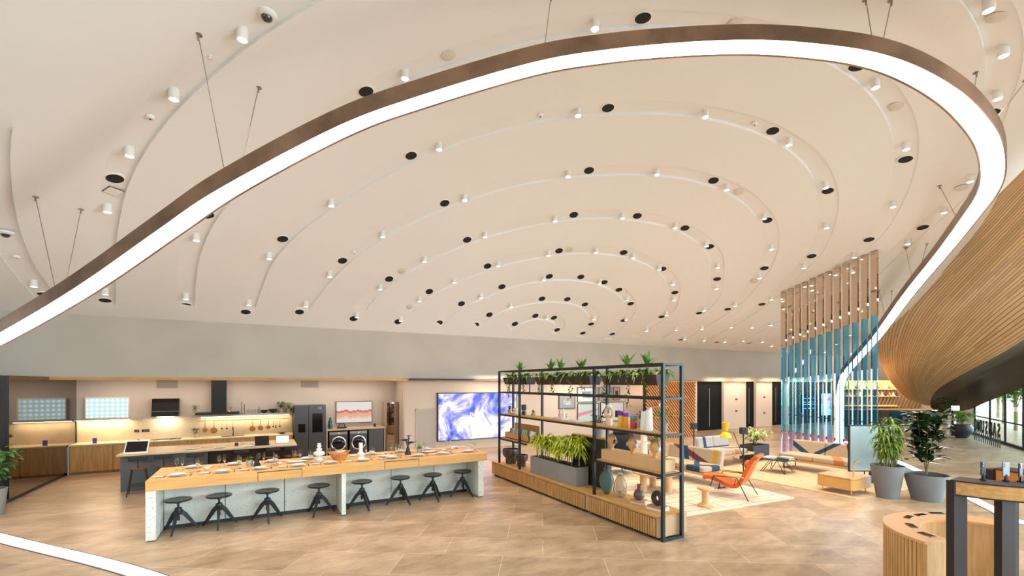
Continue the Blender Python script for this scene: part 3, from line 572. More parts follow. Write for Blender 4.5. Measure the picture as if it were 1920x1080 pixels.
KN = thing('knife', '', 'knife'); MB().box(-.009, .009, 0, .11, 0, .004).build('blade', mat('black cutlery', (.03, .025, .02), .35, .8), KN, bevel=.001); MB().box(-.007, .007, -.10, 0, 0, .007).build('handle', MATS['black cutlery'], KN, bevel=.002)
FK = thing('fork', '', 'fork'); MB().box(-.005, .005, -.10, .04, 0, .006).build('handle', MATS['black cutlery'], FK, bevel=.002)
MB().box(-.011, .011, .04, .055, 0, .004).box(-.011, -.008, .055, .1, 0, .004).box(-.0045, -.0015, .055, .1, 0, .004).box(.0015, .0045, .055, .1, 0, .004).box(.008, .011, .055, .1, 0, .004).build('tines', MATS['black cutlery'], FK)
bigs = [(331.8, 891), (415, 885.5), (487, 879), (559, 873), (620, 867.5), (681, 863), (737, 858.5), (788, 854.5), (834, 850.5), (880, 846)]
smalls = [(294.7, 896), (381, 889), (457, 883), (529.5, 877), (593, 871), (655, 866), (714, 861), (768, 857), (814, 853), (862, 849)]
for i, (b_, s_) in enumerate(zip(bigs, smalls)):
    w = 'leftmost front place' if i == 0 else 'rightmost front place' if i == 9 else WORDS[i]+' front place from left'
    x, y, _ = fl(*b_, T+.02); y = 9.58+.006*i; x2, _, _ = fl(*s_, T)
    place(P_BIG, (x, y, T), 'white dinner plate under another at %s of bar' % w, 'plate', 'dinner plates along the front of the bar')
    place(P_MED, (x, y, T+.019), 'white plate stacked on dinner plate at %s of bar' % w, 'plate', 'stacked salad plates along the front of the bar')
    place(P_SM, (x2, y+.02, T), 'small white side plate at %s of bar' % w, 'plate', 'side plates along the front of the bar')
    place(KN, (x+.19, y, T), 'thin black knife right of plates at %s of bar' % w, 'knife', 'knives along the front of the bar')
    place(FK, (x-.18, y, T), 'thin black fork left of plates at %s of bar' % w, 'fork', 'forks along the front of the bar')
    gx, gy = x+.27, y+.26
    if i not in (4,):
        place(WINE, (gx, gy, T), 'clear wine glass behind plates at %s of bar' % w, 'glass', 'wine glasses along the front of the bar')
        place(TUMB, (gx-.10, gy-.03, T), 'clear tumbler behind plates at %s of bar' % w, 'glass', 'tumblers along the front of the bar')
        place(FLUTE, (gx-.03, gy+.11, T), 'tall clear flute behind plates at %s of bar' % w, 'glass', 'flutes along the front of the bar')
for i in range(9):
    w = 'leftmost back place' if i == 0 else 'rightmost back place' if i == 8 else WORDS[i]+' back place from left'
    x = -1.12+i*.655; y = 10.36
    place(P_BIG, (x, y, T), 'white dinner plate under another at %s of bar' % w, 'plate', 'dinner plates along the back of the bar')
    place(P_MED, (x, y, T+.019), 'white plate stacked on dinner plate at %s of bar' % w, 'plate', 'stacked salad plates along the back of the bar')
    place(P_SM, (x+.26, y-.05, T), 'small white side plate at %s of bar' % w, 'plate', 'side plates along the back of the bar')
    place(WINE, (x-.24, y-.12, T), 'clear wine glass at %s of bar' % w, 'glass', 'wine glasses along the back of the bar')
    place(FLUTE, (x-.15, y-.17, T), 'tall clear flute at %s of bar' % w, 'glass', 'flutes along the back of the bar')
BOWL = MB().lathe([(0, 0), (.02, 0), (.045, .025), (.05, .045), (.047, .045), (.04, .025), (0, .008)], 24).build('small_bowl', CERAM, smooth=True)
for i, (x, y) in enumerate([(-.88, 9.95), (-.05, 10.12), (.30, 9.93), (1.52, 10.12), (2.35, 10.12), (3.75, 10.0), (4.0, 10.12)]):
    place(BOWL, (x, y, T), 'small white dipping bowl in middle of bar, %s' % ('leftmost' if i == 0 else 'rightmost' if i == 6 else WORDS[i]+' from left'), 'bowl', 'small bowls down the middle of the bar')
for i, (x, y) in enumerate([(.62, 10.06), (2.4, 9.90), (3.40, 10.05)]):
    place(PLAT, (x, y, T), ['long white oval platter left of curvy white vase', 'white oval platter before black bird sculpture', 'white oval platter behind right potted succulent'][i], 'platter', 'oval platters down the middle of the bar', 0, (1.25, .8, 1))
def succ(x, y, label, yel):
    t = thing('potted_succulent', label, 'plant', (x, y, T), 0, 'potted succulents on the bar')
    MB().lathe([(.05, 0), (.062, .12), (.057, .12), (.05, .1), (0, .1)], 24).build('pot', mat('grey stoneware', (.42, .42, .38), .8), t, smooth=True)
    fo = MB(); rnd = random.Random(int(x*10)); rosette(fo, (0, 0, .11), 16, .10, .045, .1, .7, rnd); rosette(fo, (.02, .01, .13), 10, .08, .04, .1, .9, rnd); fo.build('foliage', yel, t, smooth='all')
succ(-.20, 10.02, 'small succulent in grey pot beside black cone on bar', LEAFL)
succ(3.12, 9.93, 'small yellow succulent in grey pot right of black bird sculpture', LEAFY)
tag(MB().lathe([(.075, 0), (.02, .16), (.004, .21), (0, .212)], 5).build('cone_ornament', BLACK, loc=(-.08, 9.95, T)), 'black cone shaped ornament beside potted succulent on bar', 'ornament')
tag(MB().lathe([(.055, 0), (.075, .03), (.08, .06), (.06, .09), (.03, .105), (.04, .12), (.105, .15), (.11, .19), (.08, .215), (.04, .225), (.055, .25), (.06, .265), (.035, .28), (.03, .30), (.045, .315), (.045, .33), (.025, .345), (.035, .36), (.04, .375), (.03, .38), (0, .37)], 32).build('vase', CERAM, loc=(1.02, 9.86, T), smooth=True), 'curvy stacked white ceramic vase on bar left of wooden basket', 'vase')
t = thing('candle_holder', 'thick white candle on wide white holder right of wooden basket', 'candle holder', (1.84, 9.9, T))
MB().lathe([(.07, 0), (.075, .02), (.06, .05), (.075, .07), (.08, .10), (.055, .13), (.04, .14), (0, .14)], 28).build('holder', CERAM, t, smooth=True); MB().cyl(0, 0, .14, .33, .042, seg=20).build('candle', CERAM, t, smooth=True)
t = thing('wooden_basket', 'orange wooden boat shaped bread basket in middle of bar', 'basket', (1.42, 9.95, T))
rows = []
for z, k in ((0, .55), (.05, .75), (.11, .95), (.16, 1.1), (.155, 1.04), (.03, .6)):
    rows.append([(.20*k*cos(a)*1., .11*k*sin(a), z+(.03*abs(cos(a))**3 if z > .1 else 0)) for a in [2*pi*i/28 for i in range(28)]])
MB().grid(rows, wrap=True).add(rows[-1], [tuple(range(28))]).build('bowl', mat('orange wood', (.62, .27, .09), .4, var=.3, vscale=8), t, smooth='all')
BREAD = mat('crusty bread', (.62, .42, .24), .8, var=.4, vscale=12)
for k in range(3):
    tag(MB().ball((0, 0, 0), .13, .03, .028).build('bread_stick', BREAD, loc=(1.42+.03*(k-1), 9.95+.062*(k-1), T+.165), rz=.1, smooth='all'), 'bread stick lying in wooden basket, %s of three' % ('nearest', 'middle', 'farthest')[k], 'bread', 'bread sticks in the basket')
t = thing('bird_sculpture', 'black sculpture of birds balancing on a cone at right of bar', 'sculpture', (2.86, 9.93, T))
MB().lathe([(.075, 0), (.018, .2), (.012, .22), (0, .22)], 6).build('base', BLACK, t)
def bird(mb, c, s, dr):
    mb.ball(c, .075*s, .026*s, .024*s); mb.bar((c[0]+dr*.05*s, c[1], c[2]), (c[0]+dr*.13*s, c[1], c[2]+.012*s), .018*s, .01*s); mb.bar((c[0]-dr*.05*s, c[1], c[2]+.01*s), (c[0]-dr*.10*s, c[1], c[2]+.02*s), .016*s)
for c, s, d in (((.06, 0, .265), 1.1, 1), ((-.06, 0, .33), 1.1, -1), ((.02, 0, .415), .6, 1)):
    mb = MB(); bird(mb, c, s, d); mb.bar((c[0]*.3, 0, .21), (c[0]*.8, 0, c[2]), .02).build('bird', BLACK, t, smooth=True)
# ------------------------------------------------ kitchen wall
def slatted(mb, x0, x1, y, z0, z1, pitch=.05, w=.032, d=.02, axis='x'):
    n = max(1, int((x1-x0)/pitch)); p = (x1-x0)/n
    for i in range(n):
        a = x0+i*p+(p-w)/2
        if axis == 'x': mb.box(a, a+w, y-d, y, z0, z1)
        else: mb.box(y-d, y, a, a+w, z0, z1)
    return mb
CABX = [-4.72, -3.78, -2.84, -1.90, -.96, -.02, .95]
CABW = ['below the patterned screen', 'below the double socket', 'below the hob', 'below the chimney hood', 'below the sink', 'beside the refrigerator']
for i, (x0, x1) in enumerate(zip(CABX, CABX[1:])):
    t = thing('base_cabinet', 'slatted oak kitchen base cabinet '+CABW[i], 'cabinet', (x0, 17.12, 0), 0, 'slatted base cabinets along the kitchen wall')
    MB().box(.003, x1-x0-.003, .03, .66, .06, .806).box(.01, x1-x0-.01, .06, .6, 0, .06).build('body', mat('cabinet carcass', (.42, .25, .11), .6), t)
    mb = slatted(MB(), .01, x1-x0-.01, .03, .07, .80, d=.013); mb.box(.005, x1-x0-.005, .01, .029, .07, .80).build('door', OAKD if 0 else OAKZ, t)
tag(MB().box(-4.745, -4.725, 17.06, 17.79, 0, .806).build('end_panel', mat('pale grey panel', (.45, .43, .40), .6)), 'pale grey upright panel closing the left end of kitchen base cabinets', 'panel')
TAN = mat('pale oak worktop', (.60, .45, .28), .45, var=.08, vscale=3)
tag(MB().box(-4.73, .95, 17.07, 17.8, .808, .85).build('kitchen_worktop', TAN, bevel=.003), 'long pale oak worktop running along the kitchen back wall', 'worktop')
SPL = speckled('speckled sand splashback', (.50, .42, .30), (.72, .68, .6), 60, .4)
tag(MB().box(-4.73, .95, 17.77, 17.794, .851, 1.49).build('splashback', SPL), 'speckled sand coloured splashback above the kitchen worktop', 'splashback')
STONE = speckled('grey shelf stone', (.42, .40, .36), (.6, .6, .6), 50, .42)
WARM = emat('warm strip diffuser', (1, .80, .52), 14.)
for nm, x0, x1, z, lx in (('left', -4.73, -3.2, 1.50, (-4.7, -3.5)), ('right', -1.95, .92, 1.50, (-1.7, .85))):
    t = thing('wall_shelf', 'thick grey stone wall shelf %s' % ('below patterned screen with light strip' if nm == 'left' else 'below chimney hood holding bowls, glasses and plants'), 'shelf', (0, 0, 0))
    MB().box(x0, x1, 17.50, 17.79, z, z+(.03 if nm == 'left' else .07)).build('board', STONE, t, bevel=.004)
    MB().box(lx[0], lx[1], 17.6, 17.63, z-.014, z-.001).build('light_strip', WARM, t)
    lamp('strip_glow', 'AREA', ((lx[0]+lx[1])/2, 17.62, z-.03), 10, (1, .75, .45), (0, 0, 0), lx[1]-lx[0], .05, parent=t)
# patterned screen
def pat_screen(name, w, h, c1, c2, c3, sc, es):
    m, nt, b = nodes_mat(name); L = nt.links.new; N = nt.nodes.new; tc = N('ShaderNodeTexCoord'); mp = N('ShaderNodeMapping'); L(tc.outputs['Generated'], mp.inputs[0])
    mp.inputs['Scale'].default_value = sc; vo = N('ShaderNodeTexVoronoi'); vo.distance = 'MANHATTAN'; vo.inputs['Randomness'].default_value = 0; vo.inputs['Scale'].default_value = 1; L(mp.outputs[0], vo.inputs[0])
    r = N('ShaderNodeValToRGB'); e = r.color_ramp.elements; e[0].position = .1; e[0].color = c1+(1,); e[1].position = .62; e[1].color = c2+(1,); x = e.new(.35); x.color = c3+(1,); x = e.new(.45); x.color = c2+(1,)
    L(vo.outputs[0], r.inputs[0]); L(r.outputs[0], b.inputs['Emission Color']); b.inputs['Emission Strength'].default_value = es; b.inputs['Base Color'].default_value = (.02, .02, .02, 1); b.inputs['Roughness'].default_value = .2
    return m
FW = mat('cream frame', (.72, .66, .56), .5)
t = thing('framed_screen', 'wide framed screen with pale blue diamond pattern standing on left wall shelf', 'screen', (-4.55, 17.72, 1.535))
MB().box(0, 1.02, 0, .04, 0, .035).box(0, 1.02, 0, .04, .60, .635).box(0, .035, 0, .04, .035, .60).box(.985, 1.02, 0, .04, .035, .60).build('frame', FW, t, bevel=.003)
MB().box(.035, .985, .01, .035, .035, .60).build('display', pat_screen('diamond pattern', 1, 1, (.80, .92, .92), (.38, .56, .58), (.75, .88, .88), (8, 1, 4.5), 1.0), t)
# slanted hood
t = thing('slanted_hood', 'slanted black glass cooker hood on wall above left hob', 'cooker hood', (-2.95, 17.45, 1.56))
MB().add([(0, -.02, 0), (.68, -.02, 0), (.68, .33, 0), (0, .33, 0), (0, .10, .55), (.68, .10, .55), (.68, .33, .55), (0, .33, .55)], [(0, 3, 2, 1), (4, 5, 6, 7), (0, 1, 5, 4), (1, 2, 6, 5), (2, 3, 7, 6), (3, 0, 4, 7)]).build('glass_front', mat('black gloss glass', (.01, .009, .009), .08), t, bevel=.004)
MB().bar((0, -.0, .16), (.68, -.0, .16), .012, .012).build('trim', STEEL, t); MB().box(.12, .56, .06, .12, -.008, .0).build('lamp', WARM, t)
lamp('hood_light', 'AREA', (.34, .1, -.02), 8, (1, .85, .65), (0, 0, 0), .4, .08, parent=t)
t = thing('chimney_hood', 'black chimney cooker hood rising to the soffit', 'cooker hood', (-1.83, 17.3, 1.58))
MB().box(0, 1.19, 0, .48, 0, .07).build('canopy', BLKSAT, t, bevel=.006); MB().box(.41, .82, .2, .48, .07, 1.25).build('chimney', mat('black steel', (.02, .022, .024), .35, .5), t)
VENT = mat('grey vent', (.28, .25, .21), .7)
for x0, x1, lab in ((-2.88, -2.34, 'grey rectangular wall vent above slanted hood'), (1.25, 1.82, 'grey rectangular wall vent above refrigerator')):
    t = thing('wall_vent', lab, 'vent', (x0, 17.78, 2.44)); MB().box(0, x1-x0, 0, .02, 0, .26).build('frame', VENT, t)
    mb = MB(); [mb.box(.01, x1-x0-.01, -.008, .002, .02+.027*k, .035+.027*k) for k in range(8)]; mb.build('louvre', VENT, t)
for x, lab in ((-3.42, 'black square wall socket'), (-3.24, 'black wide wall socket')):
    t = thing('wall_socket', lab+' on splashback under the left shelf', 'socket', (x, 17.77, 1.08)); w = .12 if x < -3.4 else .19
    MB().box(0, w, -.01, .005, 0, .08).build('plate', BLACK, t, bevel=.003); MB().box(w*.3, w*.45, -.014, -.009, .03, .05).box(w*.6, w*.75, -.014, -.009, .03, .05).build('switch', STEEL, t)
t = thing('hob', 'black glass induction hob set in kitchen worktop', 'hob', (-2.98, 17.25, .85)); MB().box(0, .78, 0, .45, 0, .006).build('glass', MATS['black gloss glass'], t, bevel=.002)
mb = MB(); [mb.lathe([(r, .0062), (r+.003, .0066), (r+.004, .0062)], 28, (x, y, 0)) for x, y, r in ((.2, .13, .07), (.2, .32, .09), (.55, .13, .09), (.55, .32, .07))]; mb.build('ring_marks', STEEL, t)
def tap(x, y, z, lab, s=1.):
    t = thing('kitchen_tap', lab, 'tap', (x, y, z)); MB().tube([(0, 0, 0), (0, 0, .22*s)]+[(0, -.06*s+.06*s*cos(a), .22*s+.06*s*sin(a)) for a in [pi*i/8 for i in range(1, 8)]]+[(0, -.12*s, .2*s), (0, -.12*s, .16*s)], .012*s, 8).build('spout', BLACK, t, smooth=True)
    MB().cyl(0, 0, 0, .05, .022).box(-.05, -.015, -.006, .006, .05, .062).build('lever', BLACK, t)
tap(-.82, 17.62, .85, 'tall black kitchen tap at the wall sink')
t = thing('kitchen_sink', 'dark undermount sink set in kitchen worktop', 'sink', (-1.13, 17.25, .851)); MB().box(0, .62, 0, .30, 0, .006).build('basin', BLKSAT, t); MB().box(-.01, .63, -.01, 0, .001, .008).box(-.01, .63, .3, .31, .001, .008).build('rim', STEEL, t)
t = thing('utensil_rail', 'slim dark rail under the right kitchen shelf holding hanging pans', 'rail', (-1.8, 17.64, 1.36)); MB().bar((0, 0, 0), (2.65, 0, 0), .016).build('bar', DARKM, t)
MB().bar((.2, 0, 0), (.2, 0, .14), .01).bar((1.35, 0, 0), (1.35, 0, .14), .01).bar((2.5, 0, 0), (2.5, 0, .14), .01).build('bracket', DARKM, t)
COPPER = mat('brushed copper', (.78, .42, .16), .25, 1.)
def pan(x, r, lab):
    t = thing('hanging_pan', lab, 'pan', (x, 17.63, 1.345), 0, 'copper pans hanging on the kitchen rail')
    M = Matrix.Translation((0, -.02, -.20-r)) @ Matrix.Rotation(pi/2, 4, 'X')
    MB().lathe([(0, 0), (r*.85, 0), (r, .03), (r+.003, .03), (r*.88, -.004), (0, -.004)], 24, M=M).build('body', COPPER, t, smooth=True)
    MB().bar((0, -.012, -.21), (0, -.012, -.01), .014, .006).build('handle', BLACK, t)
for i, (x, r) in enumerate(((-1.60, .07), (-1.36, .095), (-.27, .09), (-.03, .08), (.21, .065))): pan(x, r, 'round copper pan hanging under right shelf, %s of five' % (WORDS[i] if i else 'leftmost'))
for i, (x, k) in enumerate(((-1.14, 1), (-1.0, 1), (-.83, 0), (.36, 1), (.44, 0), (.56, 1))):
    t = thing('hanging_utensil', 'dark kitchen %s hanging under right shelf, %s of six' % ('ladle' if k else 'spatula', WORDS[i] if i else 'leftmost'), 'utensil', (x, 17.63, 1.345), 0, 'utensils hanging on the kitchen rail')
    MB().bar((0, 0, -.22), (0, 0, -.01), .008).build('handle', DARKM, t)
    (MB().ball((0, 0, -.25), .03, .015, .03) if k else MB().box(-.018, .018, -.003, .003, -.31, -.22)).build('head', BLACK, t, smooth=True)
# on the right wall shelf
ZS = 1.571
def trailing(x, y, z, lab, s, sd, L=LEAFL):
    t = thing('potted_plant', lab, 'plant', (x, y, z)); MB().lathe([(.05*s, 0), (.07*s, .12*s), (.062*s, .12*s), (.055*s, .1*s), (0, .1*s)], 20).build('pot', mat('taupe pot', (.38, .33, .28), .8), t, smooth=True)
    bush(t, (0, 0, .1*s), .14*s, .2*s, 60, .09*s, .04*s, L, sd, .4); return t
trailing(-1.84, 17.38, 1.652, 'small dark trailing plant on left end of chimney hood', .8, 3)
trailing(.60, 17.64, ZS, 'bushy green fern in pot near right end of kitchen shelf', 1.2, 4, LEAFG)
trailing(.84, 17.62, ZS, 'yellow green potted plant at right end of kitchen shelf', 1.1, 5, LEAFY)
t = thing('heart_ornament', 'round golden heart ornament on stand beside chimney', 'ornament', (-.92, 17.4, 1.652)); MB().cyl(0, 0, 0, .03, .035).cyl(0, 0, .03, .06, .006).build('stand', COPPER, t); MB().tube([(.06*sin(a)**3, 0, .12+.055*cos(a)-.018*cos(2*a)-.008*cos(3*a)) for a in [2*pi*i/24 for i in range(24)]], .014, 6, True).build('heart', COPPER, t, smooth=True)
for i, (x, h) in enumerate(((-.58, .40), (-.50, .32))):
    t = thing('candlestick', 'slim dark candlestick on kitchen shelf, %s' % ('taller left one' if i == 0 else 'shorter right one'), 'candlestick', (x, 17.6, ZS)); MB().lathe([(.035, 0), (.035, .008), (.008, .02), (.008, h*.4), (.016, h*.42), (.014, h*.45), (0, h*.45)], 14).build('holder', BLACK, t, smooth=True); MB().cyl(0, 0, h*.45, h, .009).build('candle', BLACK, t)
for i in range(5): place(TUMB, (-.42+.07*i, 17.62, ZS), 'clear tumbler on kitchen shelf, %s of five in row' % (WORDS[i]+' from left' if i else 'leftmost'), 'glass', 'tumblers on the kitchen shelf', scale=(1, 1, 1.5))
tag(MB().lathe([(.035, 0), (.04, .02), (.04, .12), (.015, .16), (.014, .22), (0, .22)], 20).build('glass_bottle', mat('grey glass', (.5, .55, .5), .05, trans=.8), loc=(-.07, 17.7, ZS), smooth=True), 'grey glass bottle between tumblers and black bowls', 'bottle')
for i, (x, s) in enumerate(((.08-.0, .11), (.0, .0))):
    if s: tag(MB().lathe([(.04, 0), (.10, .05), (.115, .10), (.108, .10), (.09, .05), (0, .02)], 24).build('black_bowl', BLACK, loc=(.09, 17.6, ZS), smooth=True), 'smaller black bowl on kitchen shelf', 'bowl')
tag(MB().lathe([(.04, 0), (.12, .06), (.135, .13), (.128, .13), (.10, .06), (0, .02)], 24).build('black_bowl', BLACK, loc=(.35, 17.6, ZS), smooth=True), 'larger black bowl on kitchen shelf left of fern', 'bowl')
t = trailing(-1.84, 17.5, .851, 'small cream pot with green leaves on worktop under hood', 1.0, 8, LEAFG)
t = thing('dish_stack', 'stack of black dishes on worktop beside refrigerator', 'dishes', (.62, 17.4, .851)); MB().lathe([(.04, 0), (.10, .02), (.09, .02), (0, .01)], 20).build('lower_dish', BLACK, t, smooth=True); MB().lathe([(.03, .02), (.05, .03), (.13, .05), (.12, .052), (0, .03)], 20).build('upper_dish', BLACK, t, smooth=True)
t = thing('smart_display', 'small dark blue smart display on worktop near left end', 'display', (-4.28, 17.3, .851), -.2); MB().box(0, .10, .01, .03, .0, .15).build('case', BLKSAT, t, bevel=.005); MB().box(.006, .094, .004, .011, .01, .14).build('screen', emat('dim blue screen', (.05, .07, .35), .5), t); MB().box(-.0, .1, .0, .09, -.0, .008).build('base', BLKSAT, t)
# ------------------------------------------------ refrigerator
GRAPH = mat('graphite steel', (.10, .095, .095), .32, .85)
t = thing('refrigerator', 'large graphite double door refrigerator with screen in right door', 'refrigerator', (.98, 17.0, 0))
MB().box(0, 1.0, .07, .75, .02, 1.82).build('body', BLKSAT, t)
d = MB().box(.002, .435, 0, .065, .05, 1.83).build('door', GRAPH, t, bevel=.006); MB().box(.12, .34, -.004, .02, .90, 1.19).build('water_dispenser', MATS['black gloss glass'], d)
d = MB().box(.445, .998, 0, .065, .05, 1.83).build('door', GRAPH, t, bevel=.006); MB().box(.56, .89, -.004, .02, .88, 1.54).build('touch_screen', MATS['black gloss glass'], d); MB().box(.75, .86, -.002, .01, 1.70, 1.75).build('badge', STEEL, d)
# ------------------------------------------------ laundry unit
t = thing('laundry_unit', 'oak edged laundry counter housing two washing machines', 'cabinet', (2.0, 17.05, 0))
MB().box(0, 2.06, 0, .70, .90, .955).build('worktop', TAN, t, bevel=.003)
for x in (0, 2.02): MB().box(x, x+.04, 0, .70, 0, .899).build('side_panel', TAN, t)
MB().box(.05, 2.01, .68, .7, 0, .899).build('back_panel', mat('dark back', (.06, .05, .045), .6), t); MB().box(1.46, 2.0, .05, .6, .02, .88).build('drying_cupboard', GRAPH, t, bevel=.004)
for i, x in enumerate((2.10, 2.79)):
    t = thing('washing_machine', 'graphite front loading washing machine under counter, %s one' % ('left' if i == 0 else 'right'), 'washing machine', (x, 17.08, 0), 0, 'washing machines in the laundry unit')
    MB().box(0, .62, .03, .6, .01, .86).build('body', GRAPH, t, bevel=.01); MB().box(.01, .61, .018, .031, .75, .85).build('control_panel', mat('silver panel', (.35, .33, .31), .3, .8), t)
    M = Matrix.Translation((.31, .03, .43)) @ Matrix.Rotation(pi/2, 4, 'X')
    d = MB().lathe([(.20, -.01), (.25, .0), (.27, .02), (.26, .04), (.235, .045), (.22, .035)], 40, M=M).build('door_ring', mat('chrome', (.7, .68, .66), .12, 1.), t, smooth=True)
    MB().lathe([(.222, .03), (.20, .05), (.10, .065), (0, .07)], 40, M=M).build('door_glass', MATS['black gloss glass'], d, smooth='all')
    M = Matrix.Translation((.31, .02, .80)) @ Matrix.Rotation(pi/2, 4, 'X'); MB().lathe([(.035, 0), (.033, .03), (0, .032)], 20, M=M).build('dial', CERAM, t, smooth=True)
tag(MB().lathe([(.06, 0), (.075, .1), (.065, .28), (.03, .33), (.028, .36), (.045, .38), (.04, .40), (0, .39)], 24).build('blue_vase', mat('blue glazed ceramic', (.03, .11, .18), .2, coat=.5), loc=(2.16, 17.3, .956), smooth=True), 'tall dark blue bottle vase on laundry counter', 'vase')
t = thing('black_sculpture', 'black abstract sculpture on laundry counter beside blue vase', 'sculpture', (2.55, 17.3, .956)); MB().box(-.17, .17, -.08, .08, 0, .05).build('base', BLACK, t, bevel=.02)
MB().tube([(-.12, 0, .05), (-.05, 0, .17), (0, 0, .1), (.06, 0, .19), (.12, 0, .06)], .02, 8).build('figure', BLACK, t, smooth=True)
tag(MB().lathe([(.045, 0), (.045, .09), (.03, .12), (0, .12)], 20).build('smart_speaker', BLACK, loc=(3.72, 17.3, .956), smooth=True), 'small black round speaker on right of laundry counter', 'speaker')
# mountain art screen
m, nt, b = nodes_mat('red hills picture'); L = nt.links.new; N = nt.nodes.new; tc = N('ShaderNodeTexCoord'); sp_ = N('ShaderNodeSeparateXYZ'); L(tc.outputs['Generated'], sp_.inputs[0])
def mathn(nt, op, a, b_=None):
    n = nt.nodes.new('ShaderNodeMath'); n.operation = op
    for i, x in enumerate((a, b_)):
        if x is None: continue
        if isinstance(x, (int, float)): n.inputs[i].default_value = x
        else: nt.links.new(x, n.inputs[i])
    return n.outputs[0]
cb = N('ShaderNodeCombineXYZ'); L(sp_.outputs[0], cb.inputs[0]); nz = N('ShaderNodeTexNoise'); nz.inputs['Scale'].default_value = 6; nz.inputs['Detail'].default_value = 3; L(cb.outputs[0], nz.inputs['Vector'])
hgt = mathn(nt, 'SUBTRACT', sp_.outputs[2], mathn(nt, 'MULTIPLY', mathn(nt, 'SUBTRACT', nz.outputs[0], .5), .45))
r = N('ShaderNodeValToRGB'); L(hgt, r.inputs[0]); e = r.color_ramp.elements; e[0].position = .18; e[0].color = (.78, .68, .60, 1); e[1].position = .62; e[1].color = (.80, .72, .66, 1)
for p, c in ((.24, (.75, .5, .35, 1)), (.34, (.85, .38, .22, 1)), (.44, (.70, .42, .35, 1)), (.46, (.85, .25, .12, 1)), (.57, (.42, .10, .08, 1)), (.585, (.80, .72, .66, 1))): x = e.new(p); x.color = c
L(r.outputs[0], b.inputs['Emission Color']); b.inputs['Emission Strength'].default_value = .6; b.inputs['Base Color'].default_value = (.02, .02, .02, 1)
t = thing('art_screen', 'black framed wall screen showing red and orange hills', 'screen', (2.41, 17.74, 1.10)); MB().box(0, 1.31, 0, .05, 0, .81).build('frame', BLACK, t, bevel=.004); MB().box(.02, 1.29, -.004, .01, .02, .79).build('display', m, t)
t = thing('clothes_steamer', 'tall narrow garment steam cabinet with mirror front', 'cabinet', (4.12, 17.15, 0)); MB().box(0, .46, .02, .6, 0, 1.88).build('body', mat('beige case', (.42, .33, .26), .4), t, bevel=.01); MB().box(.015, .445, -.0, .019, .05, 1.86).build('mirror_door', mat('tinted mirror', (.40, .34, .29), .03, 1.), t, bevel=.004)
# ------------------------------------------------ island
t = thing('kitchen_island', 'long kitchen island with oak top and dark grey base behind the bar', 'island', (-2.95, 13.6, 0))
MB().box(0, 3.80, 0, 1.35, .88, .92).build('worktop', TAN, t, bevel=.004)
MB().box(.02, 1.75, .30, 1.2, .0, .879).build('base_left', mat('satin slate panel', (.10, .12, .13), .18), t); MB().box(1.755, 3.7, .45, 1.2, .0, .879).build('base_right', mat('dark walnut panel', (.035, .02, .014), .4), t)
SEATW = mat('walnut seat', (.20, .10, .05), .4)
def bar_chair():
    t = thing('counter_stool', '', 'stool')
    MB().lathe([(0, .60), (.16, .60), (.185, .615), (.185, .63), (0, .625)], 28).build('seat', SEATW, t, smooth=True)
    for sx in (-1, 1):
        for sy in (-1, 1): MB().tube([(sx*.12, sy*.12, .60), (sx*.2, sy*.2, 0)], .011, 8).build('leg', BLACK, t, smooth=True)
    MB().tube([(.175*cos(a), .175*sin(a), .22) for a in [2*pi*i/24 for i in range(24)]], .008, 6, True).build('footrest', BLACK, t, smooth=True)
    MB().tube([(0, -.15, .60), (0, -.19, .7), (0, -.20, .82)], .012, 8).build('back_post', BLACK, t, smooth=True)
    rows = [[(.19*sin(a), -.22+.05*(1-cos(a)), .86+z) for a in [-1.1+2.2*i/12 for i in range(13)]] for z in (-.05, -.03, .03, .05)]
    MB().grid(rows).build('backrest', BLACK, t, smooth='all', solid=.02)
    return t
s0 = bar_chair()
for i, (x, y, r) in enumerate(((-2.50, 13.42, 0.1), (-2.0, 14.0-.5, -.1), (-1.42, 13.45, .1), (-.45, 13.6, 0), (.25, 13.62, .1), (.72, 13.62, -.1))):
    o = s0 if i == 0 else dup(s0); o.location = (x, y, 0); o.rotation_euler = (0, 0, r); o['group'] = 'counter stools in front of the island'
    o['label'] = 'black counter stool with round seat and curved backrest at island, %s' % ('leftmost of six' if i == 0 else 'rightmost of six' if i == 5 else WORDS[i]+' from left')
ZI = .921
t = thing('tablet_monitor', 'black screen in white frame tilted back on left end of island', 'screen', (-2.62, 13.72, ZI+.012), -.12); M = Matrix.Rotation(-.55, 4, 'X')
MB().box(-.23, .23, 0, .02, 0, .33, M).build('frame', CERAM, t, bevel=.003); MB().box(-.205, .205, -.003, .001, .03, .30, M).build('display', MATS['black gloss glass'], t); MB().box(-.23, .23, -.03, .16, -.012, 0).build('stand', CERAM, t)
t = thing('open_laptop', 'open black laptop on right part of island', 'laptop', (.02, 13.95, ZI), .05); MB().box(-.17, .17, -.12, .12, 0, .014).build('keyboard_base', BLKSAT, t); MB().box(-.17, .17, 0, .01, 0, .22, Matrix.Translation((0, .12, .012)) @ Matrix.Rotation(-.25, 4, 'X')).build('screen', MATS['black gloss glass'], t)
m2, nt, b = nodes_mat('teal glow screen'); L = nt.links.new; N = nt.nodes.new; tc = N('ShaderNodeTexCoord'); nz = N('ShaderNodeTexNoise'); nz.inputs['Scale'].default_value = 2; L(tc.outputs['Generated'], nz.inputs['Vector']); r = N('ShaderNodeValToRGB'); L(nz.outputs[0], r.inputs[0]); r.color_ramp.elements[0].color = (.02, .05, .3, 1); r.color_ramp.elements[1].color = (.1, .8, .6, 1); r.color_ramp.elements[0].position = .35; r.color_ramp.elements[1].position = .62; L(r.outputs[0], b.inputs['Emission Color']); b.inputs['Emission Strength'].default_value = .5
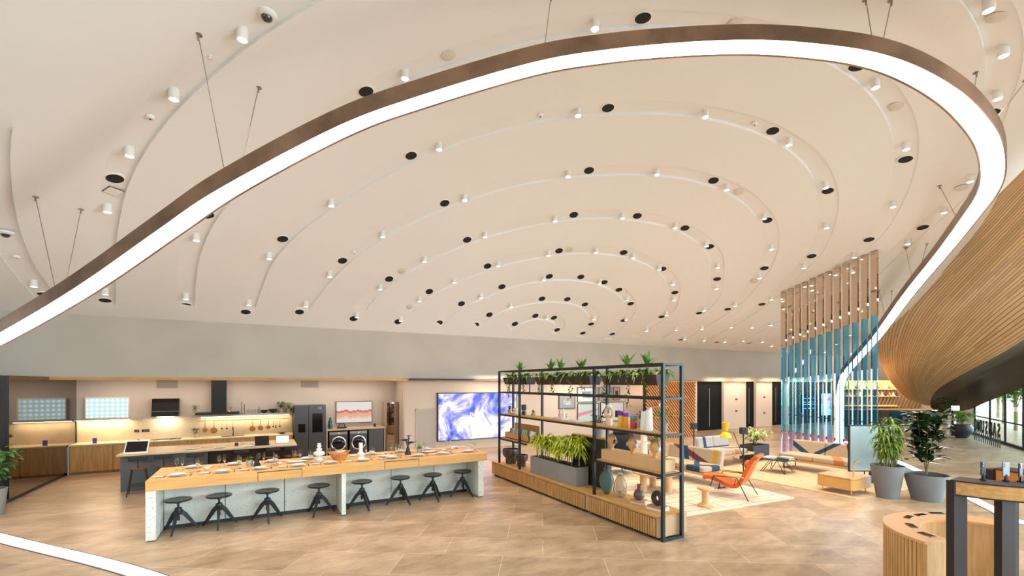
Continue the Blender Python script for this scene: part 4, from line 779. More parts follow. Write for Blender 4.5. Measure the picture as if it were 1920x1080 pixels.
t = thing('tablet', 'tablet with teal and blue screen standing on right end of island', 'tablet', (.52, 14.1, ZI), 0); M = Matrix.Rotation(-.3, 4, 'X'); MB().box(-.17, .17, 0, .01, 0, .22, M).build('case', BLKSAT, t, bevel=.003); MB().box(-.16, .16, -.002, .001, .01, .21, M).build('display', m2, t); MB().box(-.1, .1, .0, .12, 0, .008).build('stand', BLKSAT, t)
for i, (x, y) in enumerate(((-1.55, 13.95), (-.95, 13.90), (-.30, 13.80))): place(P_BIG, (x, y, ZI), 'white plate lying on island, %s' % ('left one', 'middle one', 'right one')[i], 'plate', 'plates on the island')
t = thing('chopping_board', 'pale wooden chopping board in middle of island', 'board', (-.95, 14.28, ZI)); MB().box(-.42, .42, -.14, .14, 0, .018).build('board', TAN, t, bevel=.005); MB().box(.36, .39, -.05, .05, .0175, .0195).build('handle_slot', BLACK, t)
for i in range(4): place(TUMB, (-.46+.08*i, 14.10, ZI), 'clear tumbler on island left of laptop, %s of four' % (WORDS[i] if i else 'leftmost'), 'glass', 'tumblers on the island')
tag(MB().lathe([(.03, 0), (.05, .04), (.035, .08), (.03, .08), (0, .02)], 20).build('dark_bowl', mat('aubergine glaze', (.08, .02, .03), .25), loc=(-.58, 14.12, ZI), smooth=True), 'small dark red bowl left of tumblers on island', 'bowl')
tap(-2.72, 14.62, ZI, 'black curved tap on left end of island behind tilted screen', .9)
# ------------------------------------------------ large plant at left edge
x, y, _ = fl(-16, 966)
t = thing('potted_plant', 'tall leafy plant in grey concrete planter at the left edge', 'plant', (x, y, 0)); pot(t, [(.17, 0), (.22, .52), (.20, .52), (.19, .46)], mat('grey planter', (.30, .31, .31), .75, var=.1), .195, .48)
bush(t, (0, 0, .48), .42, .85, 260, .19, .095, mat('philodendron leaf', (.10, .26, .035), .35, col2=(.03, .11, .02), vscale=7), 11, .55, 7)
lamp('kitchen_ceiling_light', 'AREA', (-2.2, 16.9, 2.80), 34, (1, .80, .58), (0, 0, 0), 4.5, .3)
lamp('kitchen_ceiling_light', 'AREA', (2.4, 16.9, 2.80), 30, (1, .84, .66), (0, 0, 0), 3.5, .3)
# ------------------------------------------------ open shelving unit with slatted base
FRM = mat('black powder coated steel', (.016, .019, .019), .45, .1)
t = thing('shelving_unit', 'long black metal shelving unit on low slatted oak base holding plants and ornaments', 'shelving', (0, 0, 0))
mb = MB(); X0, X1 = 5.74, 6.18; ZT = 2.93
for y in (11.04, 9.92, 6.98, 5.24): mb.box(X0-.025, X0+.025, y-.025, y+.025, .401 if y != 5.24 else .0, ZT)
for y in (11.04, 9.55, 7.1, 5.24): mb.box(X1-.025, X1+.025, y-.025, y+.025, .401 if y != 5.24 else 0, ZT)
for z in (ZT-.04, 2.32):
    for x in (X0, X1): mb.box(x-.024, x+.024, 5.24, 11.04, z, z+.04)
for z in (ZT-.04, 2.32, 1.72, 1.06): mb.box(X0, X1, 5.216, 5.264, z, z+.04); mb.box(X0, X1, 11.016, 11.064, z, z+.04)
mb.box(X0, X1, 5.216, 5.264, 0, .04)
for x in (X0, X1): mb.box(x-.026, x+.026, 5.24, 11.04, 1.71, 1.745); mb.box(x-.026, x+.026, 5.24, 6.98, 1.05, 1.085); mb.box(x-.026, x+.026, 9.6, 11.04, 1.05, 1.085)
mb.build('frame', FRM, t)
MB().box(X0+.027, X1-.027, 5.27, 11.01, 1.735, 1.765).build('shelf_board', OAKY, t); MB().box(X0+.027, X1-.027, 5.27, 6.95, 1.075, 1.105).build('shelf_board', OAKY, t); MB().box(X0+.027, X1-.027, 9.6, 11.01, 1.075, 1.105).build('shelf_board', OAKY, t)
for (y0, y1) in ((5.29, 7.13), (7.14, 11.41)):
    b_ = MB().box(5.70, 6.37, y0, y1, .05, .369).build('base_cabinet', mat('oak side', (.56, .38, .22), .5), t); MB().box(5.68, 6.37, y0, y1, .37, .40).build('base_top', OAKY, b_, bevel=.002)
    MB().box(5.76, 6.3, y0+.03, y1-.03, 0, .05).build('plinth', BLACK, b_)
    n = 1 if y0 < 6 else 3
    for k in range(n):
        a, c = y0+.06+(y1-y0-.08)*k/n, y0+(y1-y0-.08)*(k+1)/n+.05
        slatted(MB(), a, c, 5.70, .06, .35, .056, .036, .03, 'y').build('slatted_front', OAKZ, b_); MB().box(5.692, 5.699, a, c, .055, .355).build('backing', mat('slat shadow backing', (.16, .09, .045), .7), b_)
t = thing('divider_cabinet', 'tall dark cabinet with oak top standing on the shelving base behind concrete planter', 'cabinet', (6.19, 7.18, .401)); MB().box(0, .17, 0, 1.15, 0, 1.02).build('body', mat('dark olive lacquer', (.03, .027, .016), .4), t); MB().box(-.0, .17, 0, 1.15, 1.02, 1.05).build('top', OAKY, t)
# base deck
def legbowl(x, y, r, h, lab):
    t = thing('footed_bowl', lab, 'bowl', (x, y, .401)); G = mat('dark bronze glaze', (.10, .085, .075), .28, .6, coat=.4)
    MB().lathe([(0, h*.35), (r*.6, h*.36), (r*.95, h*.6), (r, h*.8), (r*.97, h), (r*.91, h), (r*.93, h*.8), (r*.6, h*.45), (0, h*.42)], 32).build('bowl', G, t, smooth=True)
    for k in range(4):
        a = pi/4+k*pi/2; MB().cyl(r*.45*cos(a), r*.45*sin(a), 0, h*.42, r*.17, r*.2, 14).build('foot', G, t, smooth=True)
legbowl(5.96, 10.78, .235, .40, 'larger dark glazed bowl on four feet at left end of shelving base'); legbowl(5.98, 10.25, .185, .31, 'smaller dark glazed bowl on four feet beside concrete planter')
t = thing('concrete_planter', 'long grey concrete trough planted with yellow green dracaenas', 'planter', (5.80, 7.66, .401))
PC = mat('planter concrete', (.27, .27, .265), .8, var=.08, vscale=3)
for y0, y1 in ((0, .905), (.91, 1.84)): MB().box(0, .34, y0, y1, 0, .40).build('trough', PC, t, bevel=.004); MB().box(.03, .31, y0+.03, y1-.03, .398, .405).build('soil', SOIL, t)
rnd = random.Random(5)
cane_plant(t, [(rnd.uniform(.10, .24), .10+.096*k+rnd.uniform(-.04, .04), rnd.uniform(.62, .98)) for k in range(18)], 34, .40, .05, mat('lime dracaena leaf', (.85, .85, .08), .4, col2=(.32, .52, .04), vscale=18), .40, rnd)
TG = mat('teal smoked glass', (.42, .60, .56), .04, trans=.85, ior=1.15); AG = mat('amber smoked glass', (.80, .76, .68), .04, trans=.92, ior=1.2)
tag(MB().lathe([(.05, 0), (.09, .06), (.145, .22), (.15, .30), (.11, .40), (.055, .46), (.055, .49), (.065, .51), (.058, .51), (.045, .47), (.10, .40), (.14, .3), (.135, .22), (.08, .06), (0, .02)], 32).build('glass_vase', TG, loc=(5.98, 6.90, .401), smooth=True), 'teal smoked glass vase on shelving base nearest the planter', 'vase')
tag(MB().lathe([(.05, 0), (.11, .05), (.14, .14), (.12, .27), (.07, .38), (.045, .43), (.05, .46), (.043, .46), (.035, .43), (.06, .38), (.11, .27), (.128, .14), (.10, .055), (0, .02)], 32).build('glass_vase', AG, loc=(6.05, 6.58, .401), smooth=True), 'clear bulbous glass vase right of the teal vase', 'vase')
tag(MB().lathe([(.05, 0), (.09, .05), (.10, .42*.25), (.045, .33), (.05, .36), (0, .35)], 28).build('glass_vase', AG, loc=(6.22, 6.80, .401), smooth=True), 'slim mirrored glass vase half hidden behind the bulbous vase', 'vase')
def book(x, y, z, w, d, h, rz, c, lab, grp=None):
    t = thing('book', lab, 'book', (x, y, z), rz, grp); MB().box(-w/2+.004, w/2-.002, -d/2+.004, d/2-.004, .004, h-.004).build('pages', mat('book pages', (.75, .70, .62), .8), t)
    MB().box(-w/2, w/2, -d/2, d/2, 0, .004).box(-w/2, w/2, -d/2, d/2, h-.004, h).box(-w/2, -w/2+.004, -d/2, d/2, .004, h-.004).build('cover', mat('cover %s' % (c,), c, .5), t); return t
book(6.06, 6.06, .401, .22, .30, .035, .3, (.72, .62, .52), 'beige book at bottom of pile under brown vase'); book(6.05, 6.07, .437, .21, .28, .03, .35, (.55, .30, .16), 'brown book on top of pile under brown vase')
book(6.03, 5.62, .401, .23, .31, .035, .15, (.85, .82, .80), 'white book at bottom of pile under ring sculpture'); book(6.03, 5.62, .437, .22, .29, .035, .1, (.50, .26, .14), 'brown covered book on top of pile under ring sculpture')
t = thing('bottle_vase', 'round brown bottle vase standing on two books', 'vase', (6.03, 6.07, .468)); MB().lathe([(.05, 0), (.095, .05), (.10, .10), (.07, .16), (.035, .19), (.03, .25), (.045, .28), (.038, .28), (0, .2)], 28).build('body', mat('brown stoneware', (.16, .10, .08), .35, var=.3), t, smooth=True)
t = thing('ring_sculpture', 'dark charcoal ring sculpture standing on books', 'sculpture', (6.0, 5.60, .473)); MB().tube([(0, .085*cos(a), .13+.085*sin(a)) for a in [2*pi*i/28 for i in range(28)]], .047, 12, True).build('ring', mat('charcoal rough clay', (.05, .045, .04), .8), t, smooth='all')
# top troughs with plants
def trough(y0, y1, lab, sd, mats):
    t = thing('hanging_planter', lab, 'planter', (5.80, y0, 2.36)); L_ = y1-y0; B_ = mat('brown metal trough', (.045, .03, .022), .5)
    MB().add([(.06, 0.02, .20), (.30, .02, .20), (.30, L_-.02, .20), (.06, L_-.02, .20), (0, 0, .38), (.34, 0, .38), (.34, L_, .38), (0, L_, .38)], [(0, 3, 2, 1), (0, 1, 5, 4), (1, 2, 6, 5), (2, 3, 7, 6), (3, 0, 4, 7)]).build('trough', B_, t)
    MB().box(.015, .325, .01, L_-.01, .35, .36).build('soil', SOIL, t); MB().bar((.17, .06, .2), (.17, .06, -.0), .02).bar((.17, L_-.06, .2), (.17, L_-.06, 0), .02).build('bracket', FRM, t)
    rnd = random.Random(sd); fo = MB(); vi = MB(); fe = MB()
    n = int(L_*10)
    for k in range(n):
        y = L_*(k+.5)/n; rosette(fo if k % 2 else fe, (rnd.uniform(.05, .28), y, .42), 18, .27, .06, .8, .6, rnd)
    for y in [L_*q for q in mats]:
        x = rnd.uniform(.0, .06); vine(vi, (x-.03, y, .38), rnd.uniform(.35, .62), 46, .06, .035, rnd, .035)
    for k in range(max(1, int(L_*1.6))): rosette(fe, (.17, rnd.uniform(.1, L_-.1), .55), 12, .36, .08, .25, 1.1, rnd)
    fo.build('foliage', LEAFP, t, smooth='all'); fe.build('fern', LEAFL, t, smooth='all'); vi.build('trailing_vine', mat('small vine leaf', (.16, .22, .05), .45, col2=(.06, .12, .03), vscale=30), t, smooth='all')
trough(9.75, 10.95, 'brown trough of trailing plants at left end of top shelf', 21, (.1, .25, .75)); trough(7.22, 9.3, 'brown trough of trailing plants in middle of top shelf', 22, (.12, .3, .62, .9)); trough(5.45, 6.85, 'brown trough of trailing plants at right end of top shelf', 23, (.2, .5, .92))
# book tray, left lower shelf
t = thing('book_tray', 'slanted orange wooden tray displaying row of small coloured books', 'tray', (5.83, 9.62, 1.106)); OR_ = mat('orange plywood', (.62, .33, .12), .5, var=.12, vscale=4)
MB().box(0, .02, 0, 1.25, 0, .16).box(0, .30, 0, 1.25, 0, .02).box(0, .30, 0, .02, 0, .16).box(0, .30, 1.23, 1.25, 0, .16).build('front', OR_, t); MB().box(.30, .32, 0, 1.25, 0, .40).build('back', OR_, t)
pal = [(.72, .70, .60), (.10, .25, .20), (.65, .62, .15), (.55, .65, .62), (.75, .72, .68), (.12, .16, .12), (.60, .30, .12), (.70, .66, .30), (.30, .45, .42), (.74, .72, .66), (.50, .40, .30), (.20, .24, .30)]
for k, c in enumerate(pal):
    tt = thing('small_book', 'small book standing in orange tray, %s' % (('leftmost' if k == 11 else 'rightmost' if k == 0 else (WORDS+['eleventh'])[11-k]+' from left')+', '+('pale' if sum(c) > 1.7 else 'dark' if sum(c) < .8 else 'mid toned')), 'book', (5.90, 9.70+k*.093, 1.170), 0, 'small books in the orange tray')
    M = Matrix.Rotation(.25, 4, 'Y'); MB().box(0, .16, 0, .07, 0, .22, M).build('cover', mat('spine %d' % k, c, .6), tt); MB().box(.003, .162, .004, .066, .004, .221, M).build('pages', MATS['book pages'], tt)
# head stands with headphones
t = thing('plinth_box', 'long oak plinth on lower right shelf carrying three wooden heads', 'plinth', (5.83, 5.33, 1.106)); MB().box(0, .30, 0, 1.55, 0, .20).build('box', mat('honey oak plinth', (.68, .44, .22), .5, var=.06), t, bevel=.003); MB().box(-.002, .001, .35, .36, .12, .13).box(-.002, .001, 1.05, 1.06, .12, .13).build('screw', BLACK, t)
for i, y in enumerate((6.72, 6.16, 5.62)):
    t = thing('headphone_display', 'wooden head stand wearing headphones on oak plinth, %s' % ('leftmost', 'middle one', 'rightmost')[i], 'display head', (5.96, y, 1.307), 0, 'wooden heads with headphones'); HD = mat('turned maple', (.70, .38, .15), .35, var=.1, vscale=6)
    MB().lathe([(.04, 0), (.035, .05), (.06, .09), (.088, .15), (.09, .20), (.07, .255), (.03, .28), (0, .285)], 24).build('head', HD, t, smooth=True)
    MB().tube([(0, .1*cos(a), .17+.135*sin(a)) for a in [pi*i/14 for i in range(15)]], .010, 6).build('headband', MATS['mid grey'] if 'mid grey' in MATS else mat('mid grey', (.3, .3, .32), .4), t, smooth=True)
    for s in (-1, 1): MB().cyl(0, 0, -.02, .02, .042, .038, 20, Matrix.Translation((0, s*.105, .16)) @ Matrix.Rotation(pi/2, 4, 'X')).build('ear_cup', [BLKSAT, mat('pale blue plastic', (.45, .55, .68), .35), WHITE][i], t, smooth=True)
# middle shelf
ZM = 1.766
t = thing('potted_cactus', 'small cactus in clay pot at left end of middle shelf', 'plant', (5.96, 10.86, ZM)); MB().lathe([(.04, 0), (.055, .1), (.05, .1), (0, .09)], 18).build('pot', mat('clay pot', (.45, .28, .18), .8), t, smooth=True); MB().ball((0, 0, .15), .035, .035, .06).ball((.03, 0, .17), .02, .02, .03).build('cactus', LEAFG, t, smooth='all')
t = thing('round_speaker', 'dark blue and black stacked speaker on middle shelf near left post', 'speaker', (5.98, 10.12, ZM)); MB().lathe([(.06, 0), (.06, .09), (.055, .10), (.0, .1)], 24).build('base', BLKSAT, t, smooth=True); MB().lathe([(.06, .12), (.065, .15), (.065, .26), (.055, .27), (0, .27)], 24).build('body', mat('navy fabric', (.05, .06, .09), .8), t, smooth=True); MB().cyl(0, 0, .1, .12, .03).build('neck', STEEL, t)
book(5.96, 10.52, ZM, .2, .26, .03, 0, (.62, .30, .22), 'red brown book lying under cream bowl on middle shelf'); book(5.96, 10.52, ZM+.031, .18, .24, .025, .1, (.75, .70, .62), 'cream book lying second under cream bowl')
tag(MB().lathe([(.04, 0), (.07, .04), (.075, .07), (.06, .10), (0, .115)], 24).build('cream_dish', mat('cream ceramic', (.72, .66, .50), .5), loc=(5.96, 10.52, ZM+.057), smooth=True), 'cream lidded dish on two books on middle shelf', 'dish')
t = thing('potted_herb', 'small yellow green plant in clay pot right of left posts', 'plant', (5.96, 9.62, ZM)); MB().lathe([(.05, 0), (.06, .08), (.055, .08), (0, .07)], 18).build('pot', MATS['clay pot'], t, smooth=True); fo = MB(); rosette(fo, (0, 0, .09), 20, .12, .03, .3, .8, random.Random(4)); fo.build('foliage', LEAFY, t, smooth='all')
book(5.96, 8.42, ZM, .24, .34, .03, 0, (.75, .40, .35), 'salmon pink book at bottom of middle pile'); book(5.96, 8.40, ZM+.031, .22, .30, .03, .08, (.80, .78, .75), 'white book on top of salmon book'); book(5.96, 7.86, ZM, .22, .3, .025, 0, (.76, .74, .70), 'pale flat book right of salmon pile')
for k, (y, h, c) in enumerate(((8.47, .16, (.75, .32, .28)), (8.33, .20, (.78, .76, .72)), (8.20, .10, (.72, .66, .62)))):
    tag(MB().lathe([(.03, 0), (.04, h*.3), (.02, h*.6), (.025, h*.85), (0, h)], 18).build('candle_pot', mat('glaze %d' % k, c, .4), loc=(5.96, y, ZM+(.062 if y > 8.22 else .062)), smooth=True), ['small red ceramic jar on pile of books', 'tall pale ceramic jar on pile of books', 'low pale ceramic jar on pile of books'][k], 'jar')
t = thing('knot_figure', 'pale ceramic figure with arms looped overhead beside centre post', 'figure', (5.96, 6.80, ZM)); CF = mat('cream stoneware', (.78, .55, .38), .5)
MB().lathe([(.06, 0), (.075, .05), (.06, .12), (.055, .16), (0, .17)], 24).build('torso', CF, t, smooth=True); MB().tube([(0, .105*sin(a), .25-.095*cos(a)) for a in [2*pi*i/24 for i in range(24)]], .028, 10, True).build('arms', CF, t, smooth='all'); MB().ball((0, 0, .21), .035).ball((0, 0, .38), .06, .06, .045).build('head', mat('glassy cream', (.82, .78, .66), .2), t, smooth='all')
def jar(y, c1, c2, h, lab):
    t = thing('storage_jar', lab, 'jar', (5.96, y, ZM)); MB().lathe([(.055, 0), (.06, .02), (.06, h*.7), (.055, h*.74), (0, h*.74)], 24).build('body', mat('jar %s' % lab[:6], c1, .3), t, smooth=True); MB().lathe([(.058, h*.745), (.062, h*.76), (.062, h*.98), (.055, h), (0, h)], 24).build('lid', mat('lid %s' % lab[:6], c2, .3), t, smooth=True)
jar(6.46, (.75, .48, .03), (.18, .04, .45), .30, 'yellow jar with purple lid, left of the pair'); jar(6.32, (.80, .34, .03), (.22, .05, .50), .28, 'orange jar with purple lid beside yellow jar'); jar(6.13, (.45, .05, .06), (.05, .38, .30), .23, 'red jar with green lid on middle shelf')
for k, (x, y, h) in enumerate(((5.93, 5.86, .33), (6.02, 5.80, .40), (5.9, 5.72, .36))):
    tag(MB().lathe([(.06, 0), (.045, h*.9), (.038, h), (.03, h), (0, h*.96)], 24).build('cup_tower', CERAM, loc=(x, y, ZM), smooth=True), ['shorter white tapered porcelain tower, left one', 'tallest white tapered porcelain tower, middle one', 'white tapered porcelain tower, right one'][k], 'vase')
trailing(6.02, 5.50, ZM, 'bushy yellow green plant at right end of middle shelf', 1.3, 31, LEAFY)
trailing(6.06, 6.0, ZM, 'small dark green plant behind red jar on middle shelf', 1.0, 33, LEAFG)
t = trailing(6.27, 7.45, 1.452, 'dark leafy plant standing on the tall dark cabinet', 1.6, 35, LEAFD)
# ------------------------------------------------ lounge
m, nt, b = nodes_mat('cream rug with dark lines'); L = nt.links.new; N = nt.nodes.new; tc = N('ShaderNodeTexCoord'); mp = N('ShaderNodeMapping'); mp.inputs['Rotation'].default_value = (0, 0, .12); L(tc.outputs['Object'], mp.inputs[0])
br = N('ShaderNodeTexBrick'); L(mp.outputs[0], br.inputs[0]); br.inputs['Scale'].default_value = 1; br.inputs['Brick Width'].default_value = .9; br.inputs['Row Height'].default_value = .32; br.inputs['Mortar Size'].default_value = .009
for k, c in (('Color1', (.72, .62, .47)), ('Color2', (.76, .66, .52)), ('Mortar', (.22, .15, .10))): br.inputs[k].default_value = c+(1,)
L(br.outputs[0], b.inputs['Base Color']); b.inputs['Roughness'].default_value = .95
tag(MB().prism([(6.6, 6.05), (10.5, 5.8), (11.0, 10.4), (6.8, 10.6)], 0, .018).build('cream_rug', m), 'large cream rug with thin dark lines under orange chair and stool', 'rug')
tag(MB().prism([(11.6, 5.05), (12.2, 4.95), (15.6, 4.95), (15.6, 9.0), (11.6, 9.0)], 0, .016).build('tan_rug', mat('tan rug', (.60, .44, .27), .95, var=.1, vscale=5)), 'plain tan rug under the hairpin table and wooden bench', 'rug')
def stripe_mat(name, base, stripes):
    """woven cloth: each stripe is (a, b, c, lo, hi, colour), where lo < a*x+b*z+c*y < hi in the cushion's own coordinates"""
    m, nt, b = nodes_mat(name); tc = nt.nodes.new('ShaderNodeTexCoord'); sx = nt.nodes.new('ShaderNodeSeparateXYZ'); nt.links.new(tc.outputs['Object'], sx.inputs[0])
    cur = None; nzs = nt.nodes.new('ShaderNodeRGB'); nzs.outputs[0].default_value = base+(1,); cur = nzs.outputs[0]
    for a, b2, c2, lo, hi, col in stripes:
        s = mathn(nt, 'ADD', mathn(nt, 'ADD', mathn(nt, 'MULTIPLY', sx.outputs[0], a), mathn(nt, 'MULTIPLY', sx.outputs[2], b2)), mathn(nt, 'MULTIPLY', sx.outputs[1], c2))
        f = mathn(nt, 'MULTIPLY', mathn(nt, 'GREATER_THAN', s, lo), mathn(nt, 'LESS_THAN', s, hi))
        mx = nt.nodes.new('ShaderNodeMix'); mx.data_type = 'RGBA'; nt.links.new(f, mx.inputs[0]); nt.links.new(cur, mx.inputs[6]); mx.inputs[7].default_value = col+(1,); cur = mx.outputs[2]
    nt.links.new(cur, b.inputs['Base Color']); b.inputs['Roughness'].default_value = .95; return m
PLUM, NAVY, MUST, SAND, RUST, LGR = (.16, .035, .055), (.02, .06, .13), (.60, .34, .04), (.50, .40, .29), (.50, .20, .08), (.45, .44, .42)
def sofa(name, lab, x, y, rz, w, mback, mseat, base_l=.1, base_r=.5, h=.78):
    """local: x along the sofa, front towards -y"""
    t = thing(name, lab, 'sofa', (x, y, .02), rz, None)
    MB().box(-w/2-base_l, w/2+base_r, -.42, .30, .24, .31).build('bench_base', mat('oak bench', (.66, .40, .17), .45, var=.08), t, bevel=.008)
    for k in (0, 1):
        x0 = -w/2+k*w/2
        MB().box(x0+.005, x0+w/2-.005, -.44, .28, .312, .46).build('seat_cushion', mseat, t, bevel=.04)
        MB().box(x0+.005, x0+w/2-.005, 0, .15, .0, .44, Matrix.Translation((0, .22, .40)) @ Matrix.Rotation(-.18, 4, 'X')).build('back_cushion', mback, t, bevel=.045)
    for sx in (-w/2+.12, w/2+base_r-.15):
        for sy in (-.36, .24): MB().tube([(sx, sy, .24), (sx, sy, .016), (sx, sy*.4, .016)], .014, 8).build('leg', BLACK, t, smooth=True)
    return t
mA = stripe_mat('sofa cloth one', SAND, [(1, 1.6, 0, -.42, -.22, PLUM), (.5, 1.2, 0, .62, .82, PLUM), (1, .3, 0, -.12, .04, NAVY), (1, 0, 0, .62, .76, MUST)])
mA2 = stripe_mat('seat cloth one', SAND, [(1, 0, .8, .25, .42, NAVY), (1, 0, .5, -.9, -.7, PLUM), (1, 0, -.8, .70, .95, NAVY)])
sofa('striped_sofa', 'striped sand sofa with mustard and plum bands nearest the orange chair', 10.12, 8.42, -pi/2, 1.75, mA, mA2, .1, .55)
mB = stripe_mat('sofa cloth two', LGR, [(1, .5, 0, -.75, -.62, PLUM), (1, 0, 0, -.52, -.38, NAVY), (0, 1, 0, .395, .5, NAVY)])
mB2 = stripe_mat('seat cloth two', (.48, .42, .35), [(1, 0, 1, .25, .5, NAVY), (1, 0, 0, .1, .3, RUST)])
sofa('striped_sofa', 'pale grey striped sofa facing the orange chair beside dark planter box', 13.05, 9.50, 0.0, 1.55, mB, mB2, .1, .35)
mC = stripe_mat('sofa cloth three', SAND, [(1, 1.5, 0, -.62, -.42, NAVY), (1, -1.5, 0, -1.02, -.82, NAVY), (.8, 1.2, 0, .02, .22, NAVY), (1, .3, 0, .78, .98, PLUM)])
mC2 = stripe_mat('seat cloth three', (.52, .40, .28), [(1, 0, .6, .3, .55, RUST), (1, 0, 0, -1.1, -.92, PLUM), (1, 0, 0, .85, 1.1, LGR)])
sofa('striped_sofa', 'sand and navy striped sofa before the blue glass columns', 14.25, 7.12, -pi/2, 1.9, mC, mC2, .12, .2)
# orange lounge chair
def lounge():
    t = thing('lounge_chair', 'orange leather reclining lounge chair with thin black legs and oak armrests', 'chair', (9.42, 6.60, .02), R_(20)); t.scale = (.93, .93, .93)
    OL = mat('orange leather', (.72, .13, .02), .45, var=.12, vscale=5)
    prof = [(.58, .40), (.45, .44), (.30, .41), (.10, .34), (-.08, .29), (-.22, .32), (-.32, .48), (-.42, .70), (-.52, .92), (-.60, 1.02), (-.66, 1.0)]
    pr = catmull(prof, 4); rows = []
    for i, (y, z) in enumerate(pr):
        q = pr[min(i+1, len(pr)-1)]; o = pr[max(0, i-1)]; tx, tz = q[0]-o[0], q[1]-o[1]; l = math.hypot(tx, tz); ny, nz_ = tz/l, -tx/l
        if nz_ < 0 and y > -.2: ny, nz_ = -ny, -nz_
        nn = (-tz/l, tx/l); th = .045
        if i == 0 or i == len(pr)-1: th = .02
        w = .30
        rows.append([(-w, y+nn[0]*th, z+nn[1]*th), (w, y+nn[0]*th, z+nn[1]*th), (w+.015, y, z), (w, y-nn[0]*th, z-nn[1]*th), (-w, y-nn[0]*th, z-nn[1]*th), (-w-.015, y, z)])
    n = len(rows); mb = MB().grid(rows, wrap=True); mb.add(rows[0], [(0, 1, 2, 3, 4, 5)]); mb.add(rows[-1], [(5, 4, 3, 2, 1, 0)]); mb.build('seat_shell', OL, t, smooth=True, bevel=0)
    MB().ball((0, -.38, .80), .22, .06, .12, M=None).build('head_pillow', OL, t, smooth='all')
    for s in (-1, 1):
        MB().tube([(s*.36, .30, .50), (s*.42, .42, .012)], .011, 8).tube([(s*.36, -.22, .52), (s*.44, -.50, .012)], .011, 8).tube([(s*.30, .05, .30), (s*.36, .30, .50), (s*.36, -.22, .52), (s*.30, -.15, .30)], .010, 8).build('leg', BLACK, t, smooth=True)
        MB().box(s*.37-.03, s*.37+.03, -.38, .36, .525, .55).build('armrest', OAKY, t, bevel=.008)
    return t
lounge()
t = thing('side_stool', 'spool shaped pale wooden stool on cream rug', 'stool', (8.12, 6.28, .019)); MB().lathe([(.0, 0), (.15, 0), (.155, .03), (.07, .08), (.065, .28), (.09, .33), (.16, .36), (.165, .39), (.155, .40), (0, .40)], 28).build('body', mat('pale ash', (.72, .47, .25), .5, var=.1, vscale=6), t, smooth=True); MB().lathe([(.15, .4005), (.15, .403), (0, .403)], 28).build('top', MATS['pale ash'], t)
t = thing('round_table', 'low round wooden table with chunky cylinder legs behind shelving', 'table', (8.32, 7.85, .019)); ASH = MATS['pale ash']; MB().lathe([(0, .40), (.52, .40), (.54, .42), (.54, .445), (.52, .46), (0, .46)], 40).build('tabletop', ASH, t, smooth=True)
for k in range(3): a = 2*pi*k/3+.9; MB().cyl(.33*cos(a), .33*sin(a), 0, .40, .085, seg=20).build('leg', ASH, t, smooth=True)
t = thing('hairpin_table', 'low black coffee table on angled wire legs with books', 'table', (13.15, 7.72, .017), .1); MB().box(-.36, .36, -.38, .38, .36, .38).build('tabletop', BLACK, t, bevel=.004)
for sx in (-1, 1):
    for sy in (-1, 1): MB().tube([(sx*.06, sy*.16, .36), (sx*.30, sy*.34, .0), (sx*.26, sy*.30, .0), (sx*.18, sy*.06, .36)], .009, 6).build('leg', BLACK, t, smooth=True)
book(13.02, 7.86, .398, .25, .32, .03, .2, (.66, .66, .64), 'pale grey book on left of hairpin table'); book(13.05, 7.85, .429, .22, .28, .02, .1, (.74, .74, .72), 'thin white book on top of pale grey book'); book(13.2, 7.50, .398, .27, .34, .04, -.1, (.05, .16, .14), 'dark green book on right of hairpin table'); book(13.2, 7.50, .439, .26, .32, .035, 0, (.56, .50, .58), 'lilac book on top of dark green book')
# yellow lamp, stands
t = thing('reading_lamp', 'yellow double cone reading lamp on slanting black arm', 'lamp', (13.29, 8.79, .017)); YE = mat('yellow lacquer', (.80, .56, .02), .35)
MB().cyl(0, 0, 0, .02, .12).build('base', BLACK, t); hx, hy = -.52, .34; MB().tube([(0, 0, .02), (-.30, .22, 1.02), (hx, hy, 1.06)], .011, 8).build('arm', BLACK, t, smooth=True)
MB().lathe([(.055, 1.08), (.12, 1.34), (.11, 1.34), (.05, 1.09), (.0, 1.08)], 24, (hx, hy, 0)).build('upper_shade', YE, t, smooth=True); MB().lathe([(.17, .86), (.16, .95), (.08, 1.04), (.03, 1.06), (.07, 1.03), (.15, .94), (.165, .86)], 24, (hx, hy, 0)).build('lower_shade', YE, t, smooth=True)
for i, (x, y, h) in enumerate(((12.05, 8.05, 1.22), (11.9, 9.62, 1.25))):
    t = thing('speaker_stand', ['square black speaker on black pole beside hairpin table', 'square black speaker on black pole behind nearest striped sofa'][i], 'speaker', (x, y, .017 if i == 0 else 0)); MB().cyl(0, 0, 0, .015, .13).build('base', BLACK, t); MB().cyl(0, 0, .015, h-.1, .018, seg=10).build('pole', BLACK, t, smooth=True); MB().box(-.09, .09, -.08, .08, h-.10, h+.09, Matrix.Rotation(-.5, 4, 'Z')).build('speaker_box', mat('navy speaker cloth', (.03, .033, .05), .7), t, bevel=.02)
t = thing('planter_box', 'low dark square planter with yellow green plant beside grey sofa', 'planter', (14.75, 9.45, .0)); MB().box(-.45, .45, -.25, .25, 0, .5).build('box', mat('dark slate box', (.04, .045, .055), .6), t, bevel=.01); MB().box(-.42, .42, -.22, .22, .495, .505).build('soil', SOIL, t); bush(t, (0, 0, .5), .55, .5, 150, .28, .08, LEAFP, 41, .6, 6)
